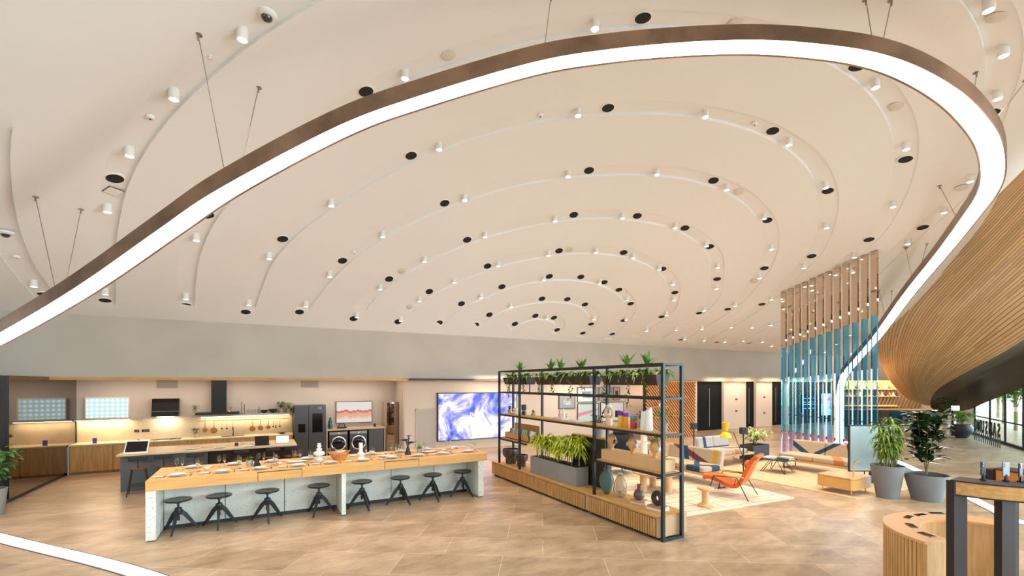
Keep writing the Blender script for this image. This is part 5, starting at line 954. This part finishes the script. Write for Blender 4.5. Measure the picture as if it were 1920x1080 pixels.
# dark wing chair, small tree, far seats behind the shelving
t = thing('wing_chair', 'black rounded wing chair seen through the shelving', 'chair', (9.0, 9.9, .02), -2.4); BF = mat('black wool', (.012, .012, .016), .9)
rows = [[(.55*k*cos(a), .42*k*sin(a), z) for a in [-.45+(pi+.9)*i/16 for i in range(17)]] for z, k in ((.3, .85), (.6, 1.), (.95, 1.02), (1.12, .9))]
MB().grid(rows).build('backrest', BF, t, smooth='all', solid=.10); MB().ball((0, .05, .38), .50, .42, .14).build('seat', BF, t, smooth='all')
for a in (.5, 2.6, 3.9, 5.6): MB().tube([(.3*cos(a), .25*sin(a), .3), (.42*cos(a), .36*sin(a), .014)], .014, 6).build('leg', BLACK, t)
t = thing('small_tree', 'small tree in black pot standing behind the wooden heads', 'plant', (9.35, 8.8, .02)); pot(t, [(.16, 0), (.22, .34), (.20, .34), (.19, .3)], BLKSAT, .195, .31); MB().tube([(0, 0, .3), (.02, .02, .7), (-.02, .0, 1.05)], .018, 8).build('trunk', STEM, t); bush(t, (0, 0, .8), .30, .5, 110, .16, .07, LEAFL, 42, .3, 6)
t = thing('daybed', 'low sand daybed with rolled cushion beyond the shelving', 'sofa', (11.4, 12.3, 0), -.5); MB().box(-1.0, 1.0, -.4, .4, .25, .33).build('bench_base', MATS['oak bench'], t); MB().box(-.98, .98, -.38, .38, .33, .48).build('seat_cushion', mat('sand wool', SAND, .95), t, bevel=.04); MB().ball((-.8, 0, .58), .12, .36, .12).build('bolster', MATS['sand wool'], t, smooth='all')
for sx in (-.85, .85):
    for sy in (-.3, .3): MB().tube([(sx, sy, .25), (sx, sy, 0)], .015, 6).build('leg', BLACK, t)
t = thing('white_pedestal', 'slim white pedestal with pale bust beyond shelving end post', 'pedestal', (11.05, 10.9, 0)); MB().lathe([(.12, 0), (.10, 1.0), (.11, 1.05), (0, 1.05)], 24).build('column', WHITE, t, smooth=True); MB().ball((0, 0, 1.2), .10, .09, .14).build('bust', mat('blush plaster', (.66, .45, .35), .8), t, smooth='all')
# ------------------------------------------------ display screen, bench, big pots
t = thing('display_screen', 'large grey reflective screen on black floor stand behind wooden bench', 'screen', (13.22, 5.92, .016), -YAW)
MB().box(0, 1.25, 0, .05, .30, 1.50).build('housing', BLACK, t, bevel=.006); MB().box(.03, 1.22, -.004, .004, .33, 1.47).build('glass', mat('grey reflective glass', (.22, .27, .27), .15, .6), t); MB().box(.35, .9, .0, .45, 0, .03).bar((.6, .03, .03), (.6, .03, .35), .08).build('foot', BLACK, t)
t = thing('wooden_bench', 'rounded oak bench cabinet on thin legs before the grey screen', 'bench', (11.74, 5.16, .017)); RB = [(.06, 0), (.80, 0), (.86, .06), (.86, .74), (.80, .80), (.06, .80), (0, .74), (0, .06)]
MB().prism(RB, .12, .36).build('body', mat('bench oak', (.68, .38, .12), .4, var=.06), t, bevel=.01); MB().prism(RB, .365, .40).build('top', mat('bench oak top', (.66, .36, .14), .35), t, bevel=.006)
for sx in (.1, .76):
    for sy in (.1, .7): MB().cyl(sx, sy, 0, .12, .013, seg=10).build('leg', COPPER, t)
MB().tube([(.25, .12, .40), (.25, .12, .74), (.50, .12, .78)], .014, 8).build('handle', COPPER, t, smooth=True)
GP_ = mat('grey plant pot', (.19, .20, .21), .7, var=.06, vscale=3)
t = thing('potted_dracaena', 'yellow green dracaena in tall grey pot beside wooden bench', 'plant', (12.42, 4.80, 0)); pot(t, [(.20, 0), (.32, .74), (.29, .74), (.28, .68)], GP_, .285, .69)
rnd = random.Random(9); cane_plant(t, [(rnd.uniform(-.13, .13), rnd.uniform(-.13, .13), z) for z in (1.75, 1.6, 1.45, 1.3, 1.2, 1.1, 1.0, 1.5, 1.65, 1.35, 1.05, .95)], 30, .36, .05, mat('dracaena leaf', (.30, .42, .05), .38, col2=(.05, .14, .02), vscale=16), .68, rnd, .9)
t = thing('potted_rubber_plant', 'dark broad leaved rubber plant in wide grey pot right of dracaena', 'plant', (12.92, 4.28, 0)); pot(t, [(.26, 0), (.40, .58), (.37, .58), (.36, .53)], GP_, .365, .54)
bush(t, (0, 0, .55), .42, 1.45, 230, .33, .17, LEAFD, 17, .25, 6)
# ------------------------------------------------ mirrored and blue glass columns
t0 = None; SLV = mat('copper tinted mirror', (.62, .48, .36), .04, 1.); BG = mat('blue dichroic glass', (.20, .62, .98), .02, trans=.96, ior=1.10)
BGP = mat('violet dichroic glass', (.62, .52, .92), .02, trans=.96, ior=1.10)
for i in range(12):
    k = i/11; x = 16.17+(15.63-16.17)*k; y = 9.27+(6.35-9.27)*k; zt = zc(x, y)-.01; zb = 3.84+(4.55-3.84)*k
    t = thing('glass_column', 'square blue glass column with mirrored copper top, %s' % ('nearest the beam wall' if i == 0 else 'nearest the timber ceiling' if i == 11 else (WORDS+['eleventh'])[i]+' from left'), 'column', (x, y, 0), 0, 'blue glass columns')
    MB().box(-.05, .05, -.08, .08, zb, zt).build('mirrored_sleeve', SLV, t, bevel=.003)
    MB().box(-.042, .042, -.07, .07, .9, zb).build('glass_tube', BG, t); MB().box(-.042, .042, -.07, .07, .0, .9).build('glass_tube', BGP, t)
# ------------------------------------------------ hall wall: video wall, closet door, pictures, lattice
m, nt, b = nodes_mat('blue ink cloud video'); L = nt.links.new; N = nt.nodes.new; tc = N('ShaderNodeTexCoord'); mp = N('ShaderNodeMapping'); mp.inputs['Scale'].default_value = (2.2, 1, 1.2); L(tc.outputs['Generated'], mp.inputs[0])
nz = N('ShaderNodeTexNoise'); nz.inputs['Scale'].default_value = 1.5; nz.inputs['Detail'].default_value = 9; nz.inputs['Roughness'].default_value = .68; nz.inputs['Distortion'].default_value = .7; L(mp.outputs[0], nz.inputs['Vector'])
r = N('ShaderNodeValToRGB'); L(nz.outputs[0], r.inputs[0]); e = r.color_ramp.elements; e[0].position = .36; e[0].color = (.015, .04, .45, 1); e[1].position = .57; e[1].color = (.95, .95, 1, 1)
for p, c in ((.42, (.08, .14, .80, 1)), (.47, (.36, .34, .92, 1)), (.52, (.72, .70, .97, 1))): x = e.new(p); x.color = c
L(r.outputs[0], b.inputs['Emission Color']); b.inputs['Emission Strength'].default_value = .85; b.inputs['Base Color'].default_value = (.02, .02, .02, 1)
t = thing('video_wall', 'large bright blue and white cloudy video wall mounted on hall wall', 'screen', (5.84, 16.30, .37)); MB().box(0, 3.45, 0, .09, 0, 1.85).build('housing', BLACK, t); MB().box(.03, 3.42, -.004, .01, .03, 1.82).build('display', m, t)
def text(s, size, loc, m, parent, name='lettering', ext=.003, rot=(pi/2, 0, 0)):
    c = bpy.data.curves.new(name, 'FONT'); c.body = s; c.size = size; c.extrude = ext; c.align_x = 'CENTER'; o = bpy.data.objects.new('tmp', c)
    me = bpy.data.meshes.new_from_object(o); bpy.data.objects.remove(o); me.materials.clear(); me.materials.append(m); q = bpy.data.objects.new(name, me); COL.objects.link(q); q.location = loc; q.rotation_euler = rot; q.parent = parent; return q
TXTW = emat('white glowing lettering', (1, 1, 1), 1.3)
text('The', .19, (1.46, -.010, .93), TXTW, t); text('Bay', .19, (1.50, -.010, .74), TXTW, t)
t = thing('wall_door', 'beige flush service door in hall wall left of video wall', 'door', (5.04, 16.37, 0)); MB().box(0, .72, 0, .03, 0, 1.60).build('leaf', mat('beige door', (.48, .43, .36), .6), t); MB().box(-.03, 0, .0, .03, 0, 1.63).box(.72, .75, 0, .03, 0, 1.63).box(-.03, .75, 0, .03, 1.60, 1.63).build('frame', mat('beige door frame', (.55, .48, .41), .6), t)
def picture(x0, x1, z0, z1, fr, c1, c2, lab, kind=0):
    t = thing('framed_picture', lab, 'picture', (x0, 16.35, z0), 0, 'framed pictures on the hall wall'); w, h = x1-x0, z1-z0
    MB().box(0, w, 0, .04, 0, .03).box(0, w, 0, .04, h-.03, h).box(0, .03, 0, .04, .03, h-.03).box(w-.03, w, 0, .04, .03, h-.03).build('frame', fr, t)
    MB().box(.03, w-.03, .012, .03, .03, h-.03).build('mount', mat('mount %s' % (c1,), c1, .6), t)
    if kind == 0: MB().box(w*.28, w*.72, .006, .0115, h*.28, h*.72).build('print', mat('print %s' % (c2,), c2, .6, var=.4, vscale=4), t)
    elif kind == 1: MB().add([(.04, .009, h*.3), (w-.04, .009, h*.62), (w-.04, .009, h*.72), (.04, .009, h*.5)], [(0, 1, 2, 3)]).build('print', mat('print %s' % (c2,), c2, .6), t)
    elif kind == 2: MB().box(w*.62, w*.85, .006, .0115, h*.2, h*.55).build('print', mat('print %s' % (c2,), c2, .6), t); MB().add([(.06, .009, h*.45), (w*.3, .009, h*.9), (w*.3, .009, h*.75), (.12, .009, h*.35)], [(0, 1, 2, 3)]).build('print', MATS['print %s' % (c2,)], t)
DF = mat('dark picture frame', (.05, .04, .035), .4)
picture(11.46, 12.36, 1.45, 2.08, DF, (.30, .33, .34), (.55, .58, .60), 'framed grey blue portrait print, leftmost on hall wall'); picture(12.48, 13.62, 1.72, 2.40, DF, (.80, .80, .80), (.30, .40, .50), 'framed pale print with small blue picture in its middle'); picture(12.48, 13.72, .80, 1.66, DF, (.55, .66, .60), (.70, .25, .38), 'framed pale green print with pink stroke', 1)
picture(13.72, 14.50, 1.77, 2.41, mat('brown picture frame', (.18, .10, .07), .4), (.45, .40, .36), (.06, .05, .05), 'framed grey print with dark wing shape', 1); picture(14.6, 15.02, 1.77, 2.41, MATS['brown picture frame'], (.46, .33, .26), (.05, .03, .03), 'narrow framed print with black squares'); picture(13.82, 15.26, .78, 1.70, DF, (.78, .78, .76), (.02, .02, .02), 'large framed white print with black shapes', 2)
struct(MB().box(15.6, 20.55, 16.4, 16.6, 0, 2.76).build('wall_hall', PINK))
def lattice(name, x0, x1, y, z0, z1, c, lab, pitch=.17):
    t = thing(name, lab, 'partition', (x0, y, z0)); w, h = x1-x0, z1-z0; mb = MB(); n = int((w+h)/pitch)
    for i in range(n+1):
        s = i*pitch; xa, za = (s, 0) if s < w else (w, s-w); xb, zb = (0, s) if s < h else (s-h, h)
        if abs(xa-xb) > .02: mb.bar((xa, .02, za), (xb, .02, zb), .05, .07)
    mb.build('diagonal_slats', c, t); return t
LAT = mat('orange timber slats', (.68, .27, .07), .5, var=.1)
t = lattice('timber_lattice', 15.4, 18.75, 15.05, .0, 2.64, LAT, 'orange timber lattice screen beyond right end of shelving'); MB().box(.0, 3.35, .14, .20, 0, 2.64).build('backing', mat('dark backing', (.08, .045, .03), .8), t)
for k in range(20): pass
for i, (x0, x1, z) in enumerate(((15.6, 16.6, 1.48), (16.9, 18.0, 1.9), (15.7, 16.6, 1.0), (16.9, 18.0, 1.02))):
    t = thing('lattice_shelf', 'small wooden shelf hung on orange lattice, %s' % ('upper left', 'upper right', 'lower left', 'lower right')[i], 'shelf', (x0, 14.84, z), 0, 'shelves on the orange lattice'); MB().box(0, x1-x0, 0, .20, 0, .03).build('board', OAKX, t); MB().box(.1, .12, .16, .2, -.06, 0).box(x1-x0-.12, x1-x0-.1, .16, .2, -.06, 0).build('bracket', BLACK, t)
    tag(MB().lathe([(.04, 0), (.055, .06), (.03, .14), (0, .15)], 14).build('small_vase', [CERAM, MATS['cream stoneware'], BLKSAT, MATS['blush plaster']][i], loc=((x0+x1)/2, 14.92, z+.031), smooth=True), '%s small vase on lattice shelf' % ('white', 'cream', 'black', 'blush')[i], 'vase')
# dark doorways and pale piers further along
BK = mat('black doorway', (.006, .006, .006), .7, spec=.2)
for i, (x0, x1) in enumerate(((20.55, 22.65), (24.65, 25.6), (27.2, 28.4))):
    d = struct(MB().box(x0, x1, 16.45, 16.6, 0, 2.76).build('door_%d' % (i+1), BK)); MB().bar((x0+(x1-x0)*.5, 16.44, .2), (x0+(x1-x0)*.5, 16.44, 2.3), .03).build('door_handle', STEEL, d)
for i, (x0, x1) in enumerate(((22.65, 24.65), (25.6, 27.2), (28.4, 28.9))): struct(MB().box(x0, x1, 16.3, 16.6, 0, 2.76).build('wall_pier', PINK))
for i, (x, z) in enumerate(((23.75, 1.62), (23.75, .95), (26.4, 1.7), (26.4, .75))):
    t = thing('wall_switch', 'small dark wall switch, %s pale wall panel %s' % (('upper on left', 'lower on left', 'upper on right', 'lower on right')[i], 'by doorway'), 'switch', (x, 16.28, z)); MB().box(-.08, .08, 0, .02, 0, .09).build('plate', BLACK, t); MB().box(-.02, .02, -.005, .001, .03, .06).build('button', STEEL, t)
t = lattice('dark_lattice', 28.9, 36, 16.2, 0, 2.66, mat('brown timber slats', (.22, .12, .07), .6), 'dark timber lattice seen between blue glass columns', .2); MB().box(0, 7.1, .14, .2, 0, 2.66).build('backing', BK, t)
mm, nt, b = nodes_mat('pink and violet picture'); L = nt.links.new; N = nt.nodes.new; tc = N('ShaderNodeTexCoord'); nz = N('ShaderNodeTexNoise'); nz.inputs['Scale'].default_value = 2.2; L(tc.outputs['Generated'], nz.inputs['Vector']); r = N('ShaderNodeValToRGB'); L(nz.outputs[0], r.inputs[0]); e = r.color_ramp.elements; e[0].position = .38; e[0].color = (.85, .02, .6, 1); e[1].position = .6; e[1].color = (.45, .6, 1, 1); x = e.new(.5); x.color = (1, .75, .95, 1); L(r.outputs[0], b.inputs['Emission Color']); b.inputs['Emission Strength'].default_value = 1.5
t = thing('pink_screen', 'bright pink and violet screen behind blue glass columns', 'screen', (32.3, 16.09, .42)); MB().box(0, 2.0, 0, .06, 0, 1.5).build('housing', BLACK, t); MB().box(.03, 1.97, -.004, .01, .03, 1.47).build('display', mm, t)
t = thing('blue_screen', 'dark screen with pale blue bars left of pink screen', 'screen', (30.0, 16.09, .75)); MB().box(0, 1.9, 0, .06, 0, 1.1).build('housing', mat('dark blue panel', (.01, .03, .07), .2), t); mb = MB(); [mb.box(.15+.55*k, .55+.55*k, -.01, .0, z, z+.03) for k in range(3) for z in (.2, .45, .6, .85)]; mb.build('bars', emat('pale blue glow', (.5, .8, 1), 1.5), t)
# ------------------------------------------------ far bar at the end of the hall
struct(MB().box(36, 36.3, 11, 16.3, 2.7, 5.2).build('wall_far_beam', BEAM))
WA = Vector(cd(1560, 700, 34)); WB = GP+gd*9.2; wv = (WB-WA); wv.z = 0
struct(MB().bar((WA.x, WA.y, 2.2), (WB.x+wv.normalized().x*1, WB.y+wv.normalized().y*1, 2.2), .2, 4.4).build('wall_end', mat('cool white wall', (.50, .54, .55), .7)))
ctr = Vector(cd(1648, 756, 27.5)); Mx = Matrix.Translation((ctr.x, ctr.y, 0)) @ Matrix.Rotation(-YAW, 4, 'Z')
t = thing('back_bar', 'amber lit timber lattice bar wall with shelves of bottles at far end', 'bar', (ctr.x, ctr.y, 0), -YAW)
MB().box(-2.6, 2.6, .3, .5, 0, 2.75).build('back_wall', mat('bar timber', (.30, .16, .07), .6), t)
mb = MB(); [mb.bar((-2.6+.22*k, .27, 0), (-2.6+.22*k+1.2, .27, 2.7), .05) for k in range(24)]; mb.build('slats', mat('bar slats', (.40, .22, .09), .5), t)
AMB = emat('amber shelf glow', (1, .55, .15), 3.)
for z in (1.15, 1.75, 2.2):
    s = MB().box(-2.3, 1.3, .0, .26, z, z+.05).build('bar_shelf', OAKX, t); MB().box(-2.3, 1.3, .22, .25, z+.052, z+.075).build('light_strip', AMB, s)
lamp('bar_glow', 'AREA', (-.5, -.1, 2.6), 120, (1, .58, .22), (R_(50), 0, 0), 3.5, .4, parent=t)
BOT = [mat('dark bottle', (.03, .03, .02), .2), mat('white bottle', (.75, .72, .68), .3), mat('amber bottle', (.45, .20, .05), .2)]
protos = []
for i, m_ in enumerate(BOT):
    protos.append(MB().lathe([(.05, 0), (.055, .02), (.055, .16), (.02, .20), (.02, .27), (0, .27)], 10).build('bottle', m_, smooth=True))
k = 0
for z, row in ((1.80, 'middle'), (2.25, 'top')):
    for i in range(16):
        p = protos[(i*7+k) % 3]; o = p if not p.get('label') else dup(p); w = Mx @ Vector((-2.2+.225*i, .10, z+.0)); o.location = (w.x, w.y, z+.001); k += 1
        tag(o, '%s bottle on %s shelf of far amber lit bar, %s' % (['dark', 'white', 'amber'][BOT.index(o.data.materials[0])], row, 'leftmost' if i == 0 else 'rightmost' if i == 15 else (WORDS+['eleventh', 'twelfth', 'thirteenth', 'fourteenth', 'fifteenth'])[i]+' from left'), 'bottle', 'bottles on the far bar')
t = thing('far_counter', 'low dark counter in front of far amber lit bar', 'counter', (ctr.x, ctr.y, 0), -YAW); MB().box(-2.6, 2.4, -1.1, -.5, 0, 1.0).build('body', mat('counter dark wood', (.06, .04, .03), .5), t); MB().box(-2.65, 2.45, -1.15, -.45, 1.0, 1.05).build('top', OAKX, t)
# blue sofa with cushions under the timber tip
c = Vector(cd(1738, 806, 23.8)); t = thing('curved_sofa', 'dark blue banquette with wooden base under the timber ceiling tip', 'sofa', (c.x, c.y, 0), -YAW-.1)
BLS = mat('petrol blue wool', (.015, .075, .13), .9); MB().box(-1.3, 1.1, 0, .8, 0, .32).build('base', OAKX, t); MB().box(-1.3, 1.1, .0, .8, .32, .5).build('seat_cushion', BLS, t, bevel=.04); MB().box(-1.3, 1.1, .62, .85, .5, 1.05).build('backrest', BLS, t, bevel=.06)
for i, (x, cc) in enumerate(((-.75, (.25, .22, .22)), (-.35, (.50, .32, .24)), (.0, (.36, .12, .13)))):
    w = Matrix.Translation(c) @ Matrix.Rotation(-YAW-.1, 4, 'Z') @ Vector((x, .42, 0)); tag(MB().ball((0, 0, .17), .17, .08, .17).build('scatter_cushion', mat('cushion %d' % i, cc, .9), loc=(w.x, w.y, .501), rz=-YAW-.1, smooth='all'), '%s cushion on dark blue banquette' % ('grey', 'tan', 'plum')[i], 'cushion')
x, y, _ = fl(1777, 816); t = thing('potted_palm', 'tall plant in white tapered pot beside black sign post', 'plant', (x, y, 0)); pot(t, [(.13, 0), (.22, .95), (.20, .95), (.19, .9)], WHITE, .19, .9); bush(t, (0, 0, .9), .55, .95, 130, .32, .1, LEAFG, 51, .4, 6)
x, y, _ = fl(1803, 821); t = thing('potted_plant', 'leafy plant in round black pot right of sign post', 'plant', (x, y, 0)); pot(t, [(.2, 0), (.38, .26), (.42, .46), (.34, .64), (.31, .64)], mat('blue black pot', (.03, .035, .045), .4), .32, .6); bush(t, (0, 0, .6), .6, .6, 110, .34, .13, LEAFY, 52, .4, 6)
x, y, _ = fl(1789, 817); t = thing('sign_post', 'slim black totem with small white sign between two potted plants', 'sign', (x, y, 0), -YAW); MB().box(-.10, .10, -.05, .05, 0, 1.45).build('post', BLACK, t); MB().box(-.20, .20, -.07, -.051, 1.25, 1.48).build('sign_plate', emat('white sign', (1, .97, .93), 1.1), t); MB().box(-.06, .06, -.056, -.0505, .6, 1.15).build('panel', WHITE, t)
# free standing metal letters, read from outside
A_ = Vector(fl(1877, 841)); B_ = Vector(fl(1826, 824)); dirv = (B_-A_); Lw = dirv.length; dirv.normalize()
t = thing('metal_letters', 'row of standing metal letters seen from behind on thin posts', 'sign', (A_.x, A_.y, 0), math.atan2(dirv.y, dirv.x))
ML = mat('dark brushed metal', (.07, .065, .06), .35, .8)
for i, ch in enumerate('SAMSUNG'):
    xx = Lw*(i+.5)/7; text(ch, .80, (xx, 0, .42), ML, t, 'letter', .02).scale = (.66, 1, 1)
    MB().bar((xx-.12, 0, 0), (xx-.12, 0, .46), .03).bar((xx+.12, 0, 0), (xx+.12, 0, .46), .03).build('post', ML, t)
# ------------------------------------------------ curved oak phone table
CX, CY = 7.51, 1.90; A0, A1 = R_(3), R_(163); RO, RI = .985, .62; HT = .80
def arc(r, n=40, a0=A0, a1=A1): return [(r*cos(a0+(a1-a0)*i/n), r*sin(a0+(a1-a0)*i/n)) for i in range(n+1)]
t = thing('curved_phone_table', 'half ring oak table with slatted outside displaying phones', 'table', (CX, CY, 0))
MB().prism(arc(RO)+arc(RI)[::-1], HT-.03, HT).build('tabletop', mat('orange oak top', (.66, .36, .16), .4, var=.05), t)
MB().prism(arc(RO-.03)+arc(RI+.01)[::-1], .0, HT-.031).build('body', OAKZ, t)
mb = MB(); n = 52
for i in range(n):
    a = A0+.03+(A1-A0-.05)*i/n; mb.box(RO-.029, RO-.006, -.019, .019, .02, HT-.031, Matrix.Rotation(a, 4, 'Z'))
mb.build('slats', OAKZ, t)
PH = mat('phone glass', (.01, .012, .014), .06); PB = mat('phone body', (.25, .26, .27), .3, .8)
def phone(x, y, z, rz, lab, grp, M=None):
    t = thing('phone', lab, 'phone', (x, y, z), rz, grp); MB().box(-.04, .04, -.085, .085, .001, .009, M).build('body', PB, t, bevel=.003); MB().box(-.037, .037, -.082, .082, .0085, .0105, M).build('screen', PH, t); return t
for i, (u, v) in enumerate(((1738, 1003), (1709, 986), (1704, 970), (1727, 966), (1757, 963))):
    x, y, _ = fl(u, v, HT); phone(x, y, HT, math.atan2(y-CY, x-CX)+.15, 'phone lying on curved oak table, %s' % ('nearest the camera', 'second from nearest end', 'leftmost one', 'second from far end', 'farthest from the camera')[i], 'phones on the curved oak table')
# tall black display stand
ZT2 = 1.55; cx_, cy_ = 5.42, 5.28; O_ = Vector((cx_*CA+cy_*SA, -cx_*SA+cy_*CA, 0))
t = thing('tall_display_stand', 'tall black display stand with curved oak apron holding phones', 'stand', (O_.x, O_.y, 0), -YAW)
TB = mat('black brown steel', (.020, .015, .014), .45)
TA0, TA1 = R_(-149), R_(26)
MB().prism(arc(.80, 48, TA0, TA1)+arc(.50, 48, TA0, TA1)[::-1], ZT2-.008, ZT2+.006).build('top_plate', TB, t)
MB().prism(arc(.79, 48, R_(-146), TA1-.02)+arc(.765, 48, R_(-146), TA1-.02)[::-1], ZT2-.145, ZT2-.009).build('apron', OAKX, t)
MB().prism(arc(.80, 48, TA0, TA1)+arc(.50, 48, TA0, TA1)[::-1], ZT2-.158, ZT2-.146).build('lower_plate', TB, t)
MB().prism(arc(.53, 48, TA0+.03, TA1-.02)+arc(.505, 48, TA0+.03, TA1-.02)[::-1], ZT2-.145, ZT2-.009).build('lining', mat('orange lining', (.60, .24, .06), .5), t)
def plate(x0, x1, y0, y1, z1): MB().box(x0-cx_, x1-cx_, y0-cy_, y1-cy_, 0, z1).build('leg', TB, t, bevel=.003)
plate(4.747, 4.892, 4.84, 4.93, ZT2-.008); plate(5.11, 5.26, 4.70, 4.78, ZT2-.158); plate(5.95, 6.10, 5.42, 5.50, ZT2-.158)
MB().box(.43, .74, .20, .34, ZT2-.145, ZT2-.009).build('end_panel', TB, t)
for i, (X, Y, r) in enumerate(((5.06, 4.84, .25), (5.25, 4.79, -.1), (5.36, 4.75, .35))):
    tt = thing('phone_on_stand', 'upright phone clamped on small stand on tall black display, %s' % ('leftmost', 'middle one', 'rightmost')[i], 'phone', (X*CA+Y*SA, -X*SA+Y*CA, ZT2+.007), -YAW+r, 'upright phones on the tall display')
    MB().cyl(0, 0, 0, .012, .03).bar((0, 0, .012), (0, 0, .07), .018).build('holder', BLKSAT, tt); MB().box(-.034, .034, -.006, .006, .05, .20).build('body', PB if i % 2 else BLKSAT, tt, bevel=.004)
    MB().lathe([(.009, .004), (.009, .0075), (0, .008)], 12, M=Matrix.Translation((-.012, -.003, .18)) @ Matrix.Rotation(pi/2, 4, 'X')).lathe([(.009, .004), (.009, .0075), (0, .008)], 12, M=Matrix.Translation((-.012, -.003, .155)) @ Matrix.Rotation(pi/2, 4, 'X')).build('camera_lens', STEEL, tt)

for i, (k, q) in enumerate(((9.0, 2.4), (15.0, 3.4), (22.0, 4.8))):
    P_ = GP+gd*k+nrm*q; t = thing('outdoor_tree', 'leafy green tree outside the glazing, %s' % ('nearest to the glass', 'middle one', 'farthest away')[i], 'tree', (P_.x, P_.y, 0))
    MB().tube([(0, 0, 0), (.05, 0, 1.2), (0, .05, 2.4)], .08, 8).build('trunk', STEM, t); bush(t, (0, 0, 1.0), 1.5, 3.0, 260, .55, .3, LEAFL, 60+i, .3, 7)
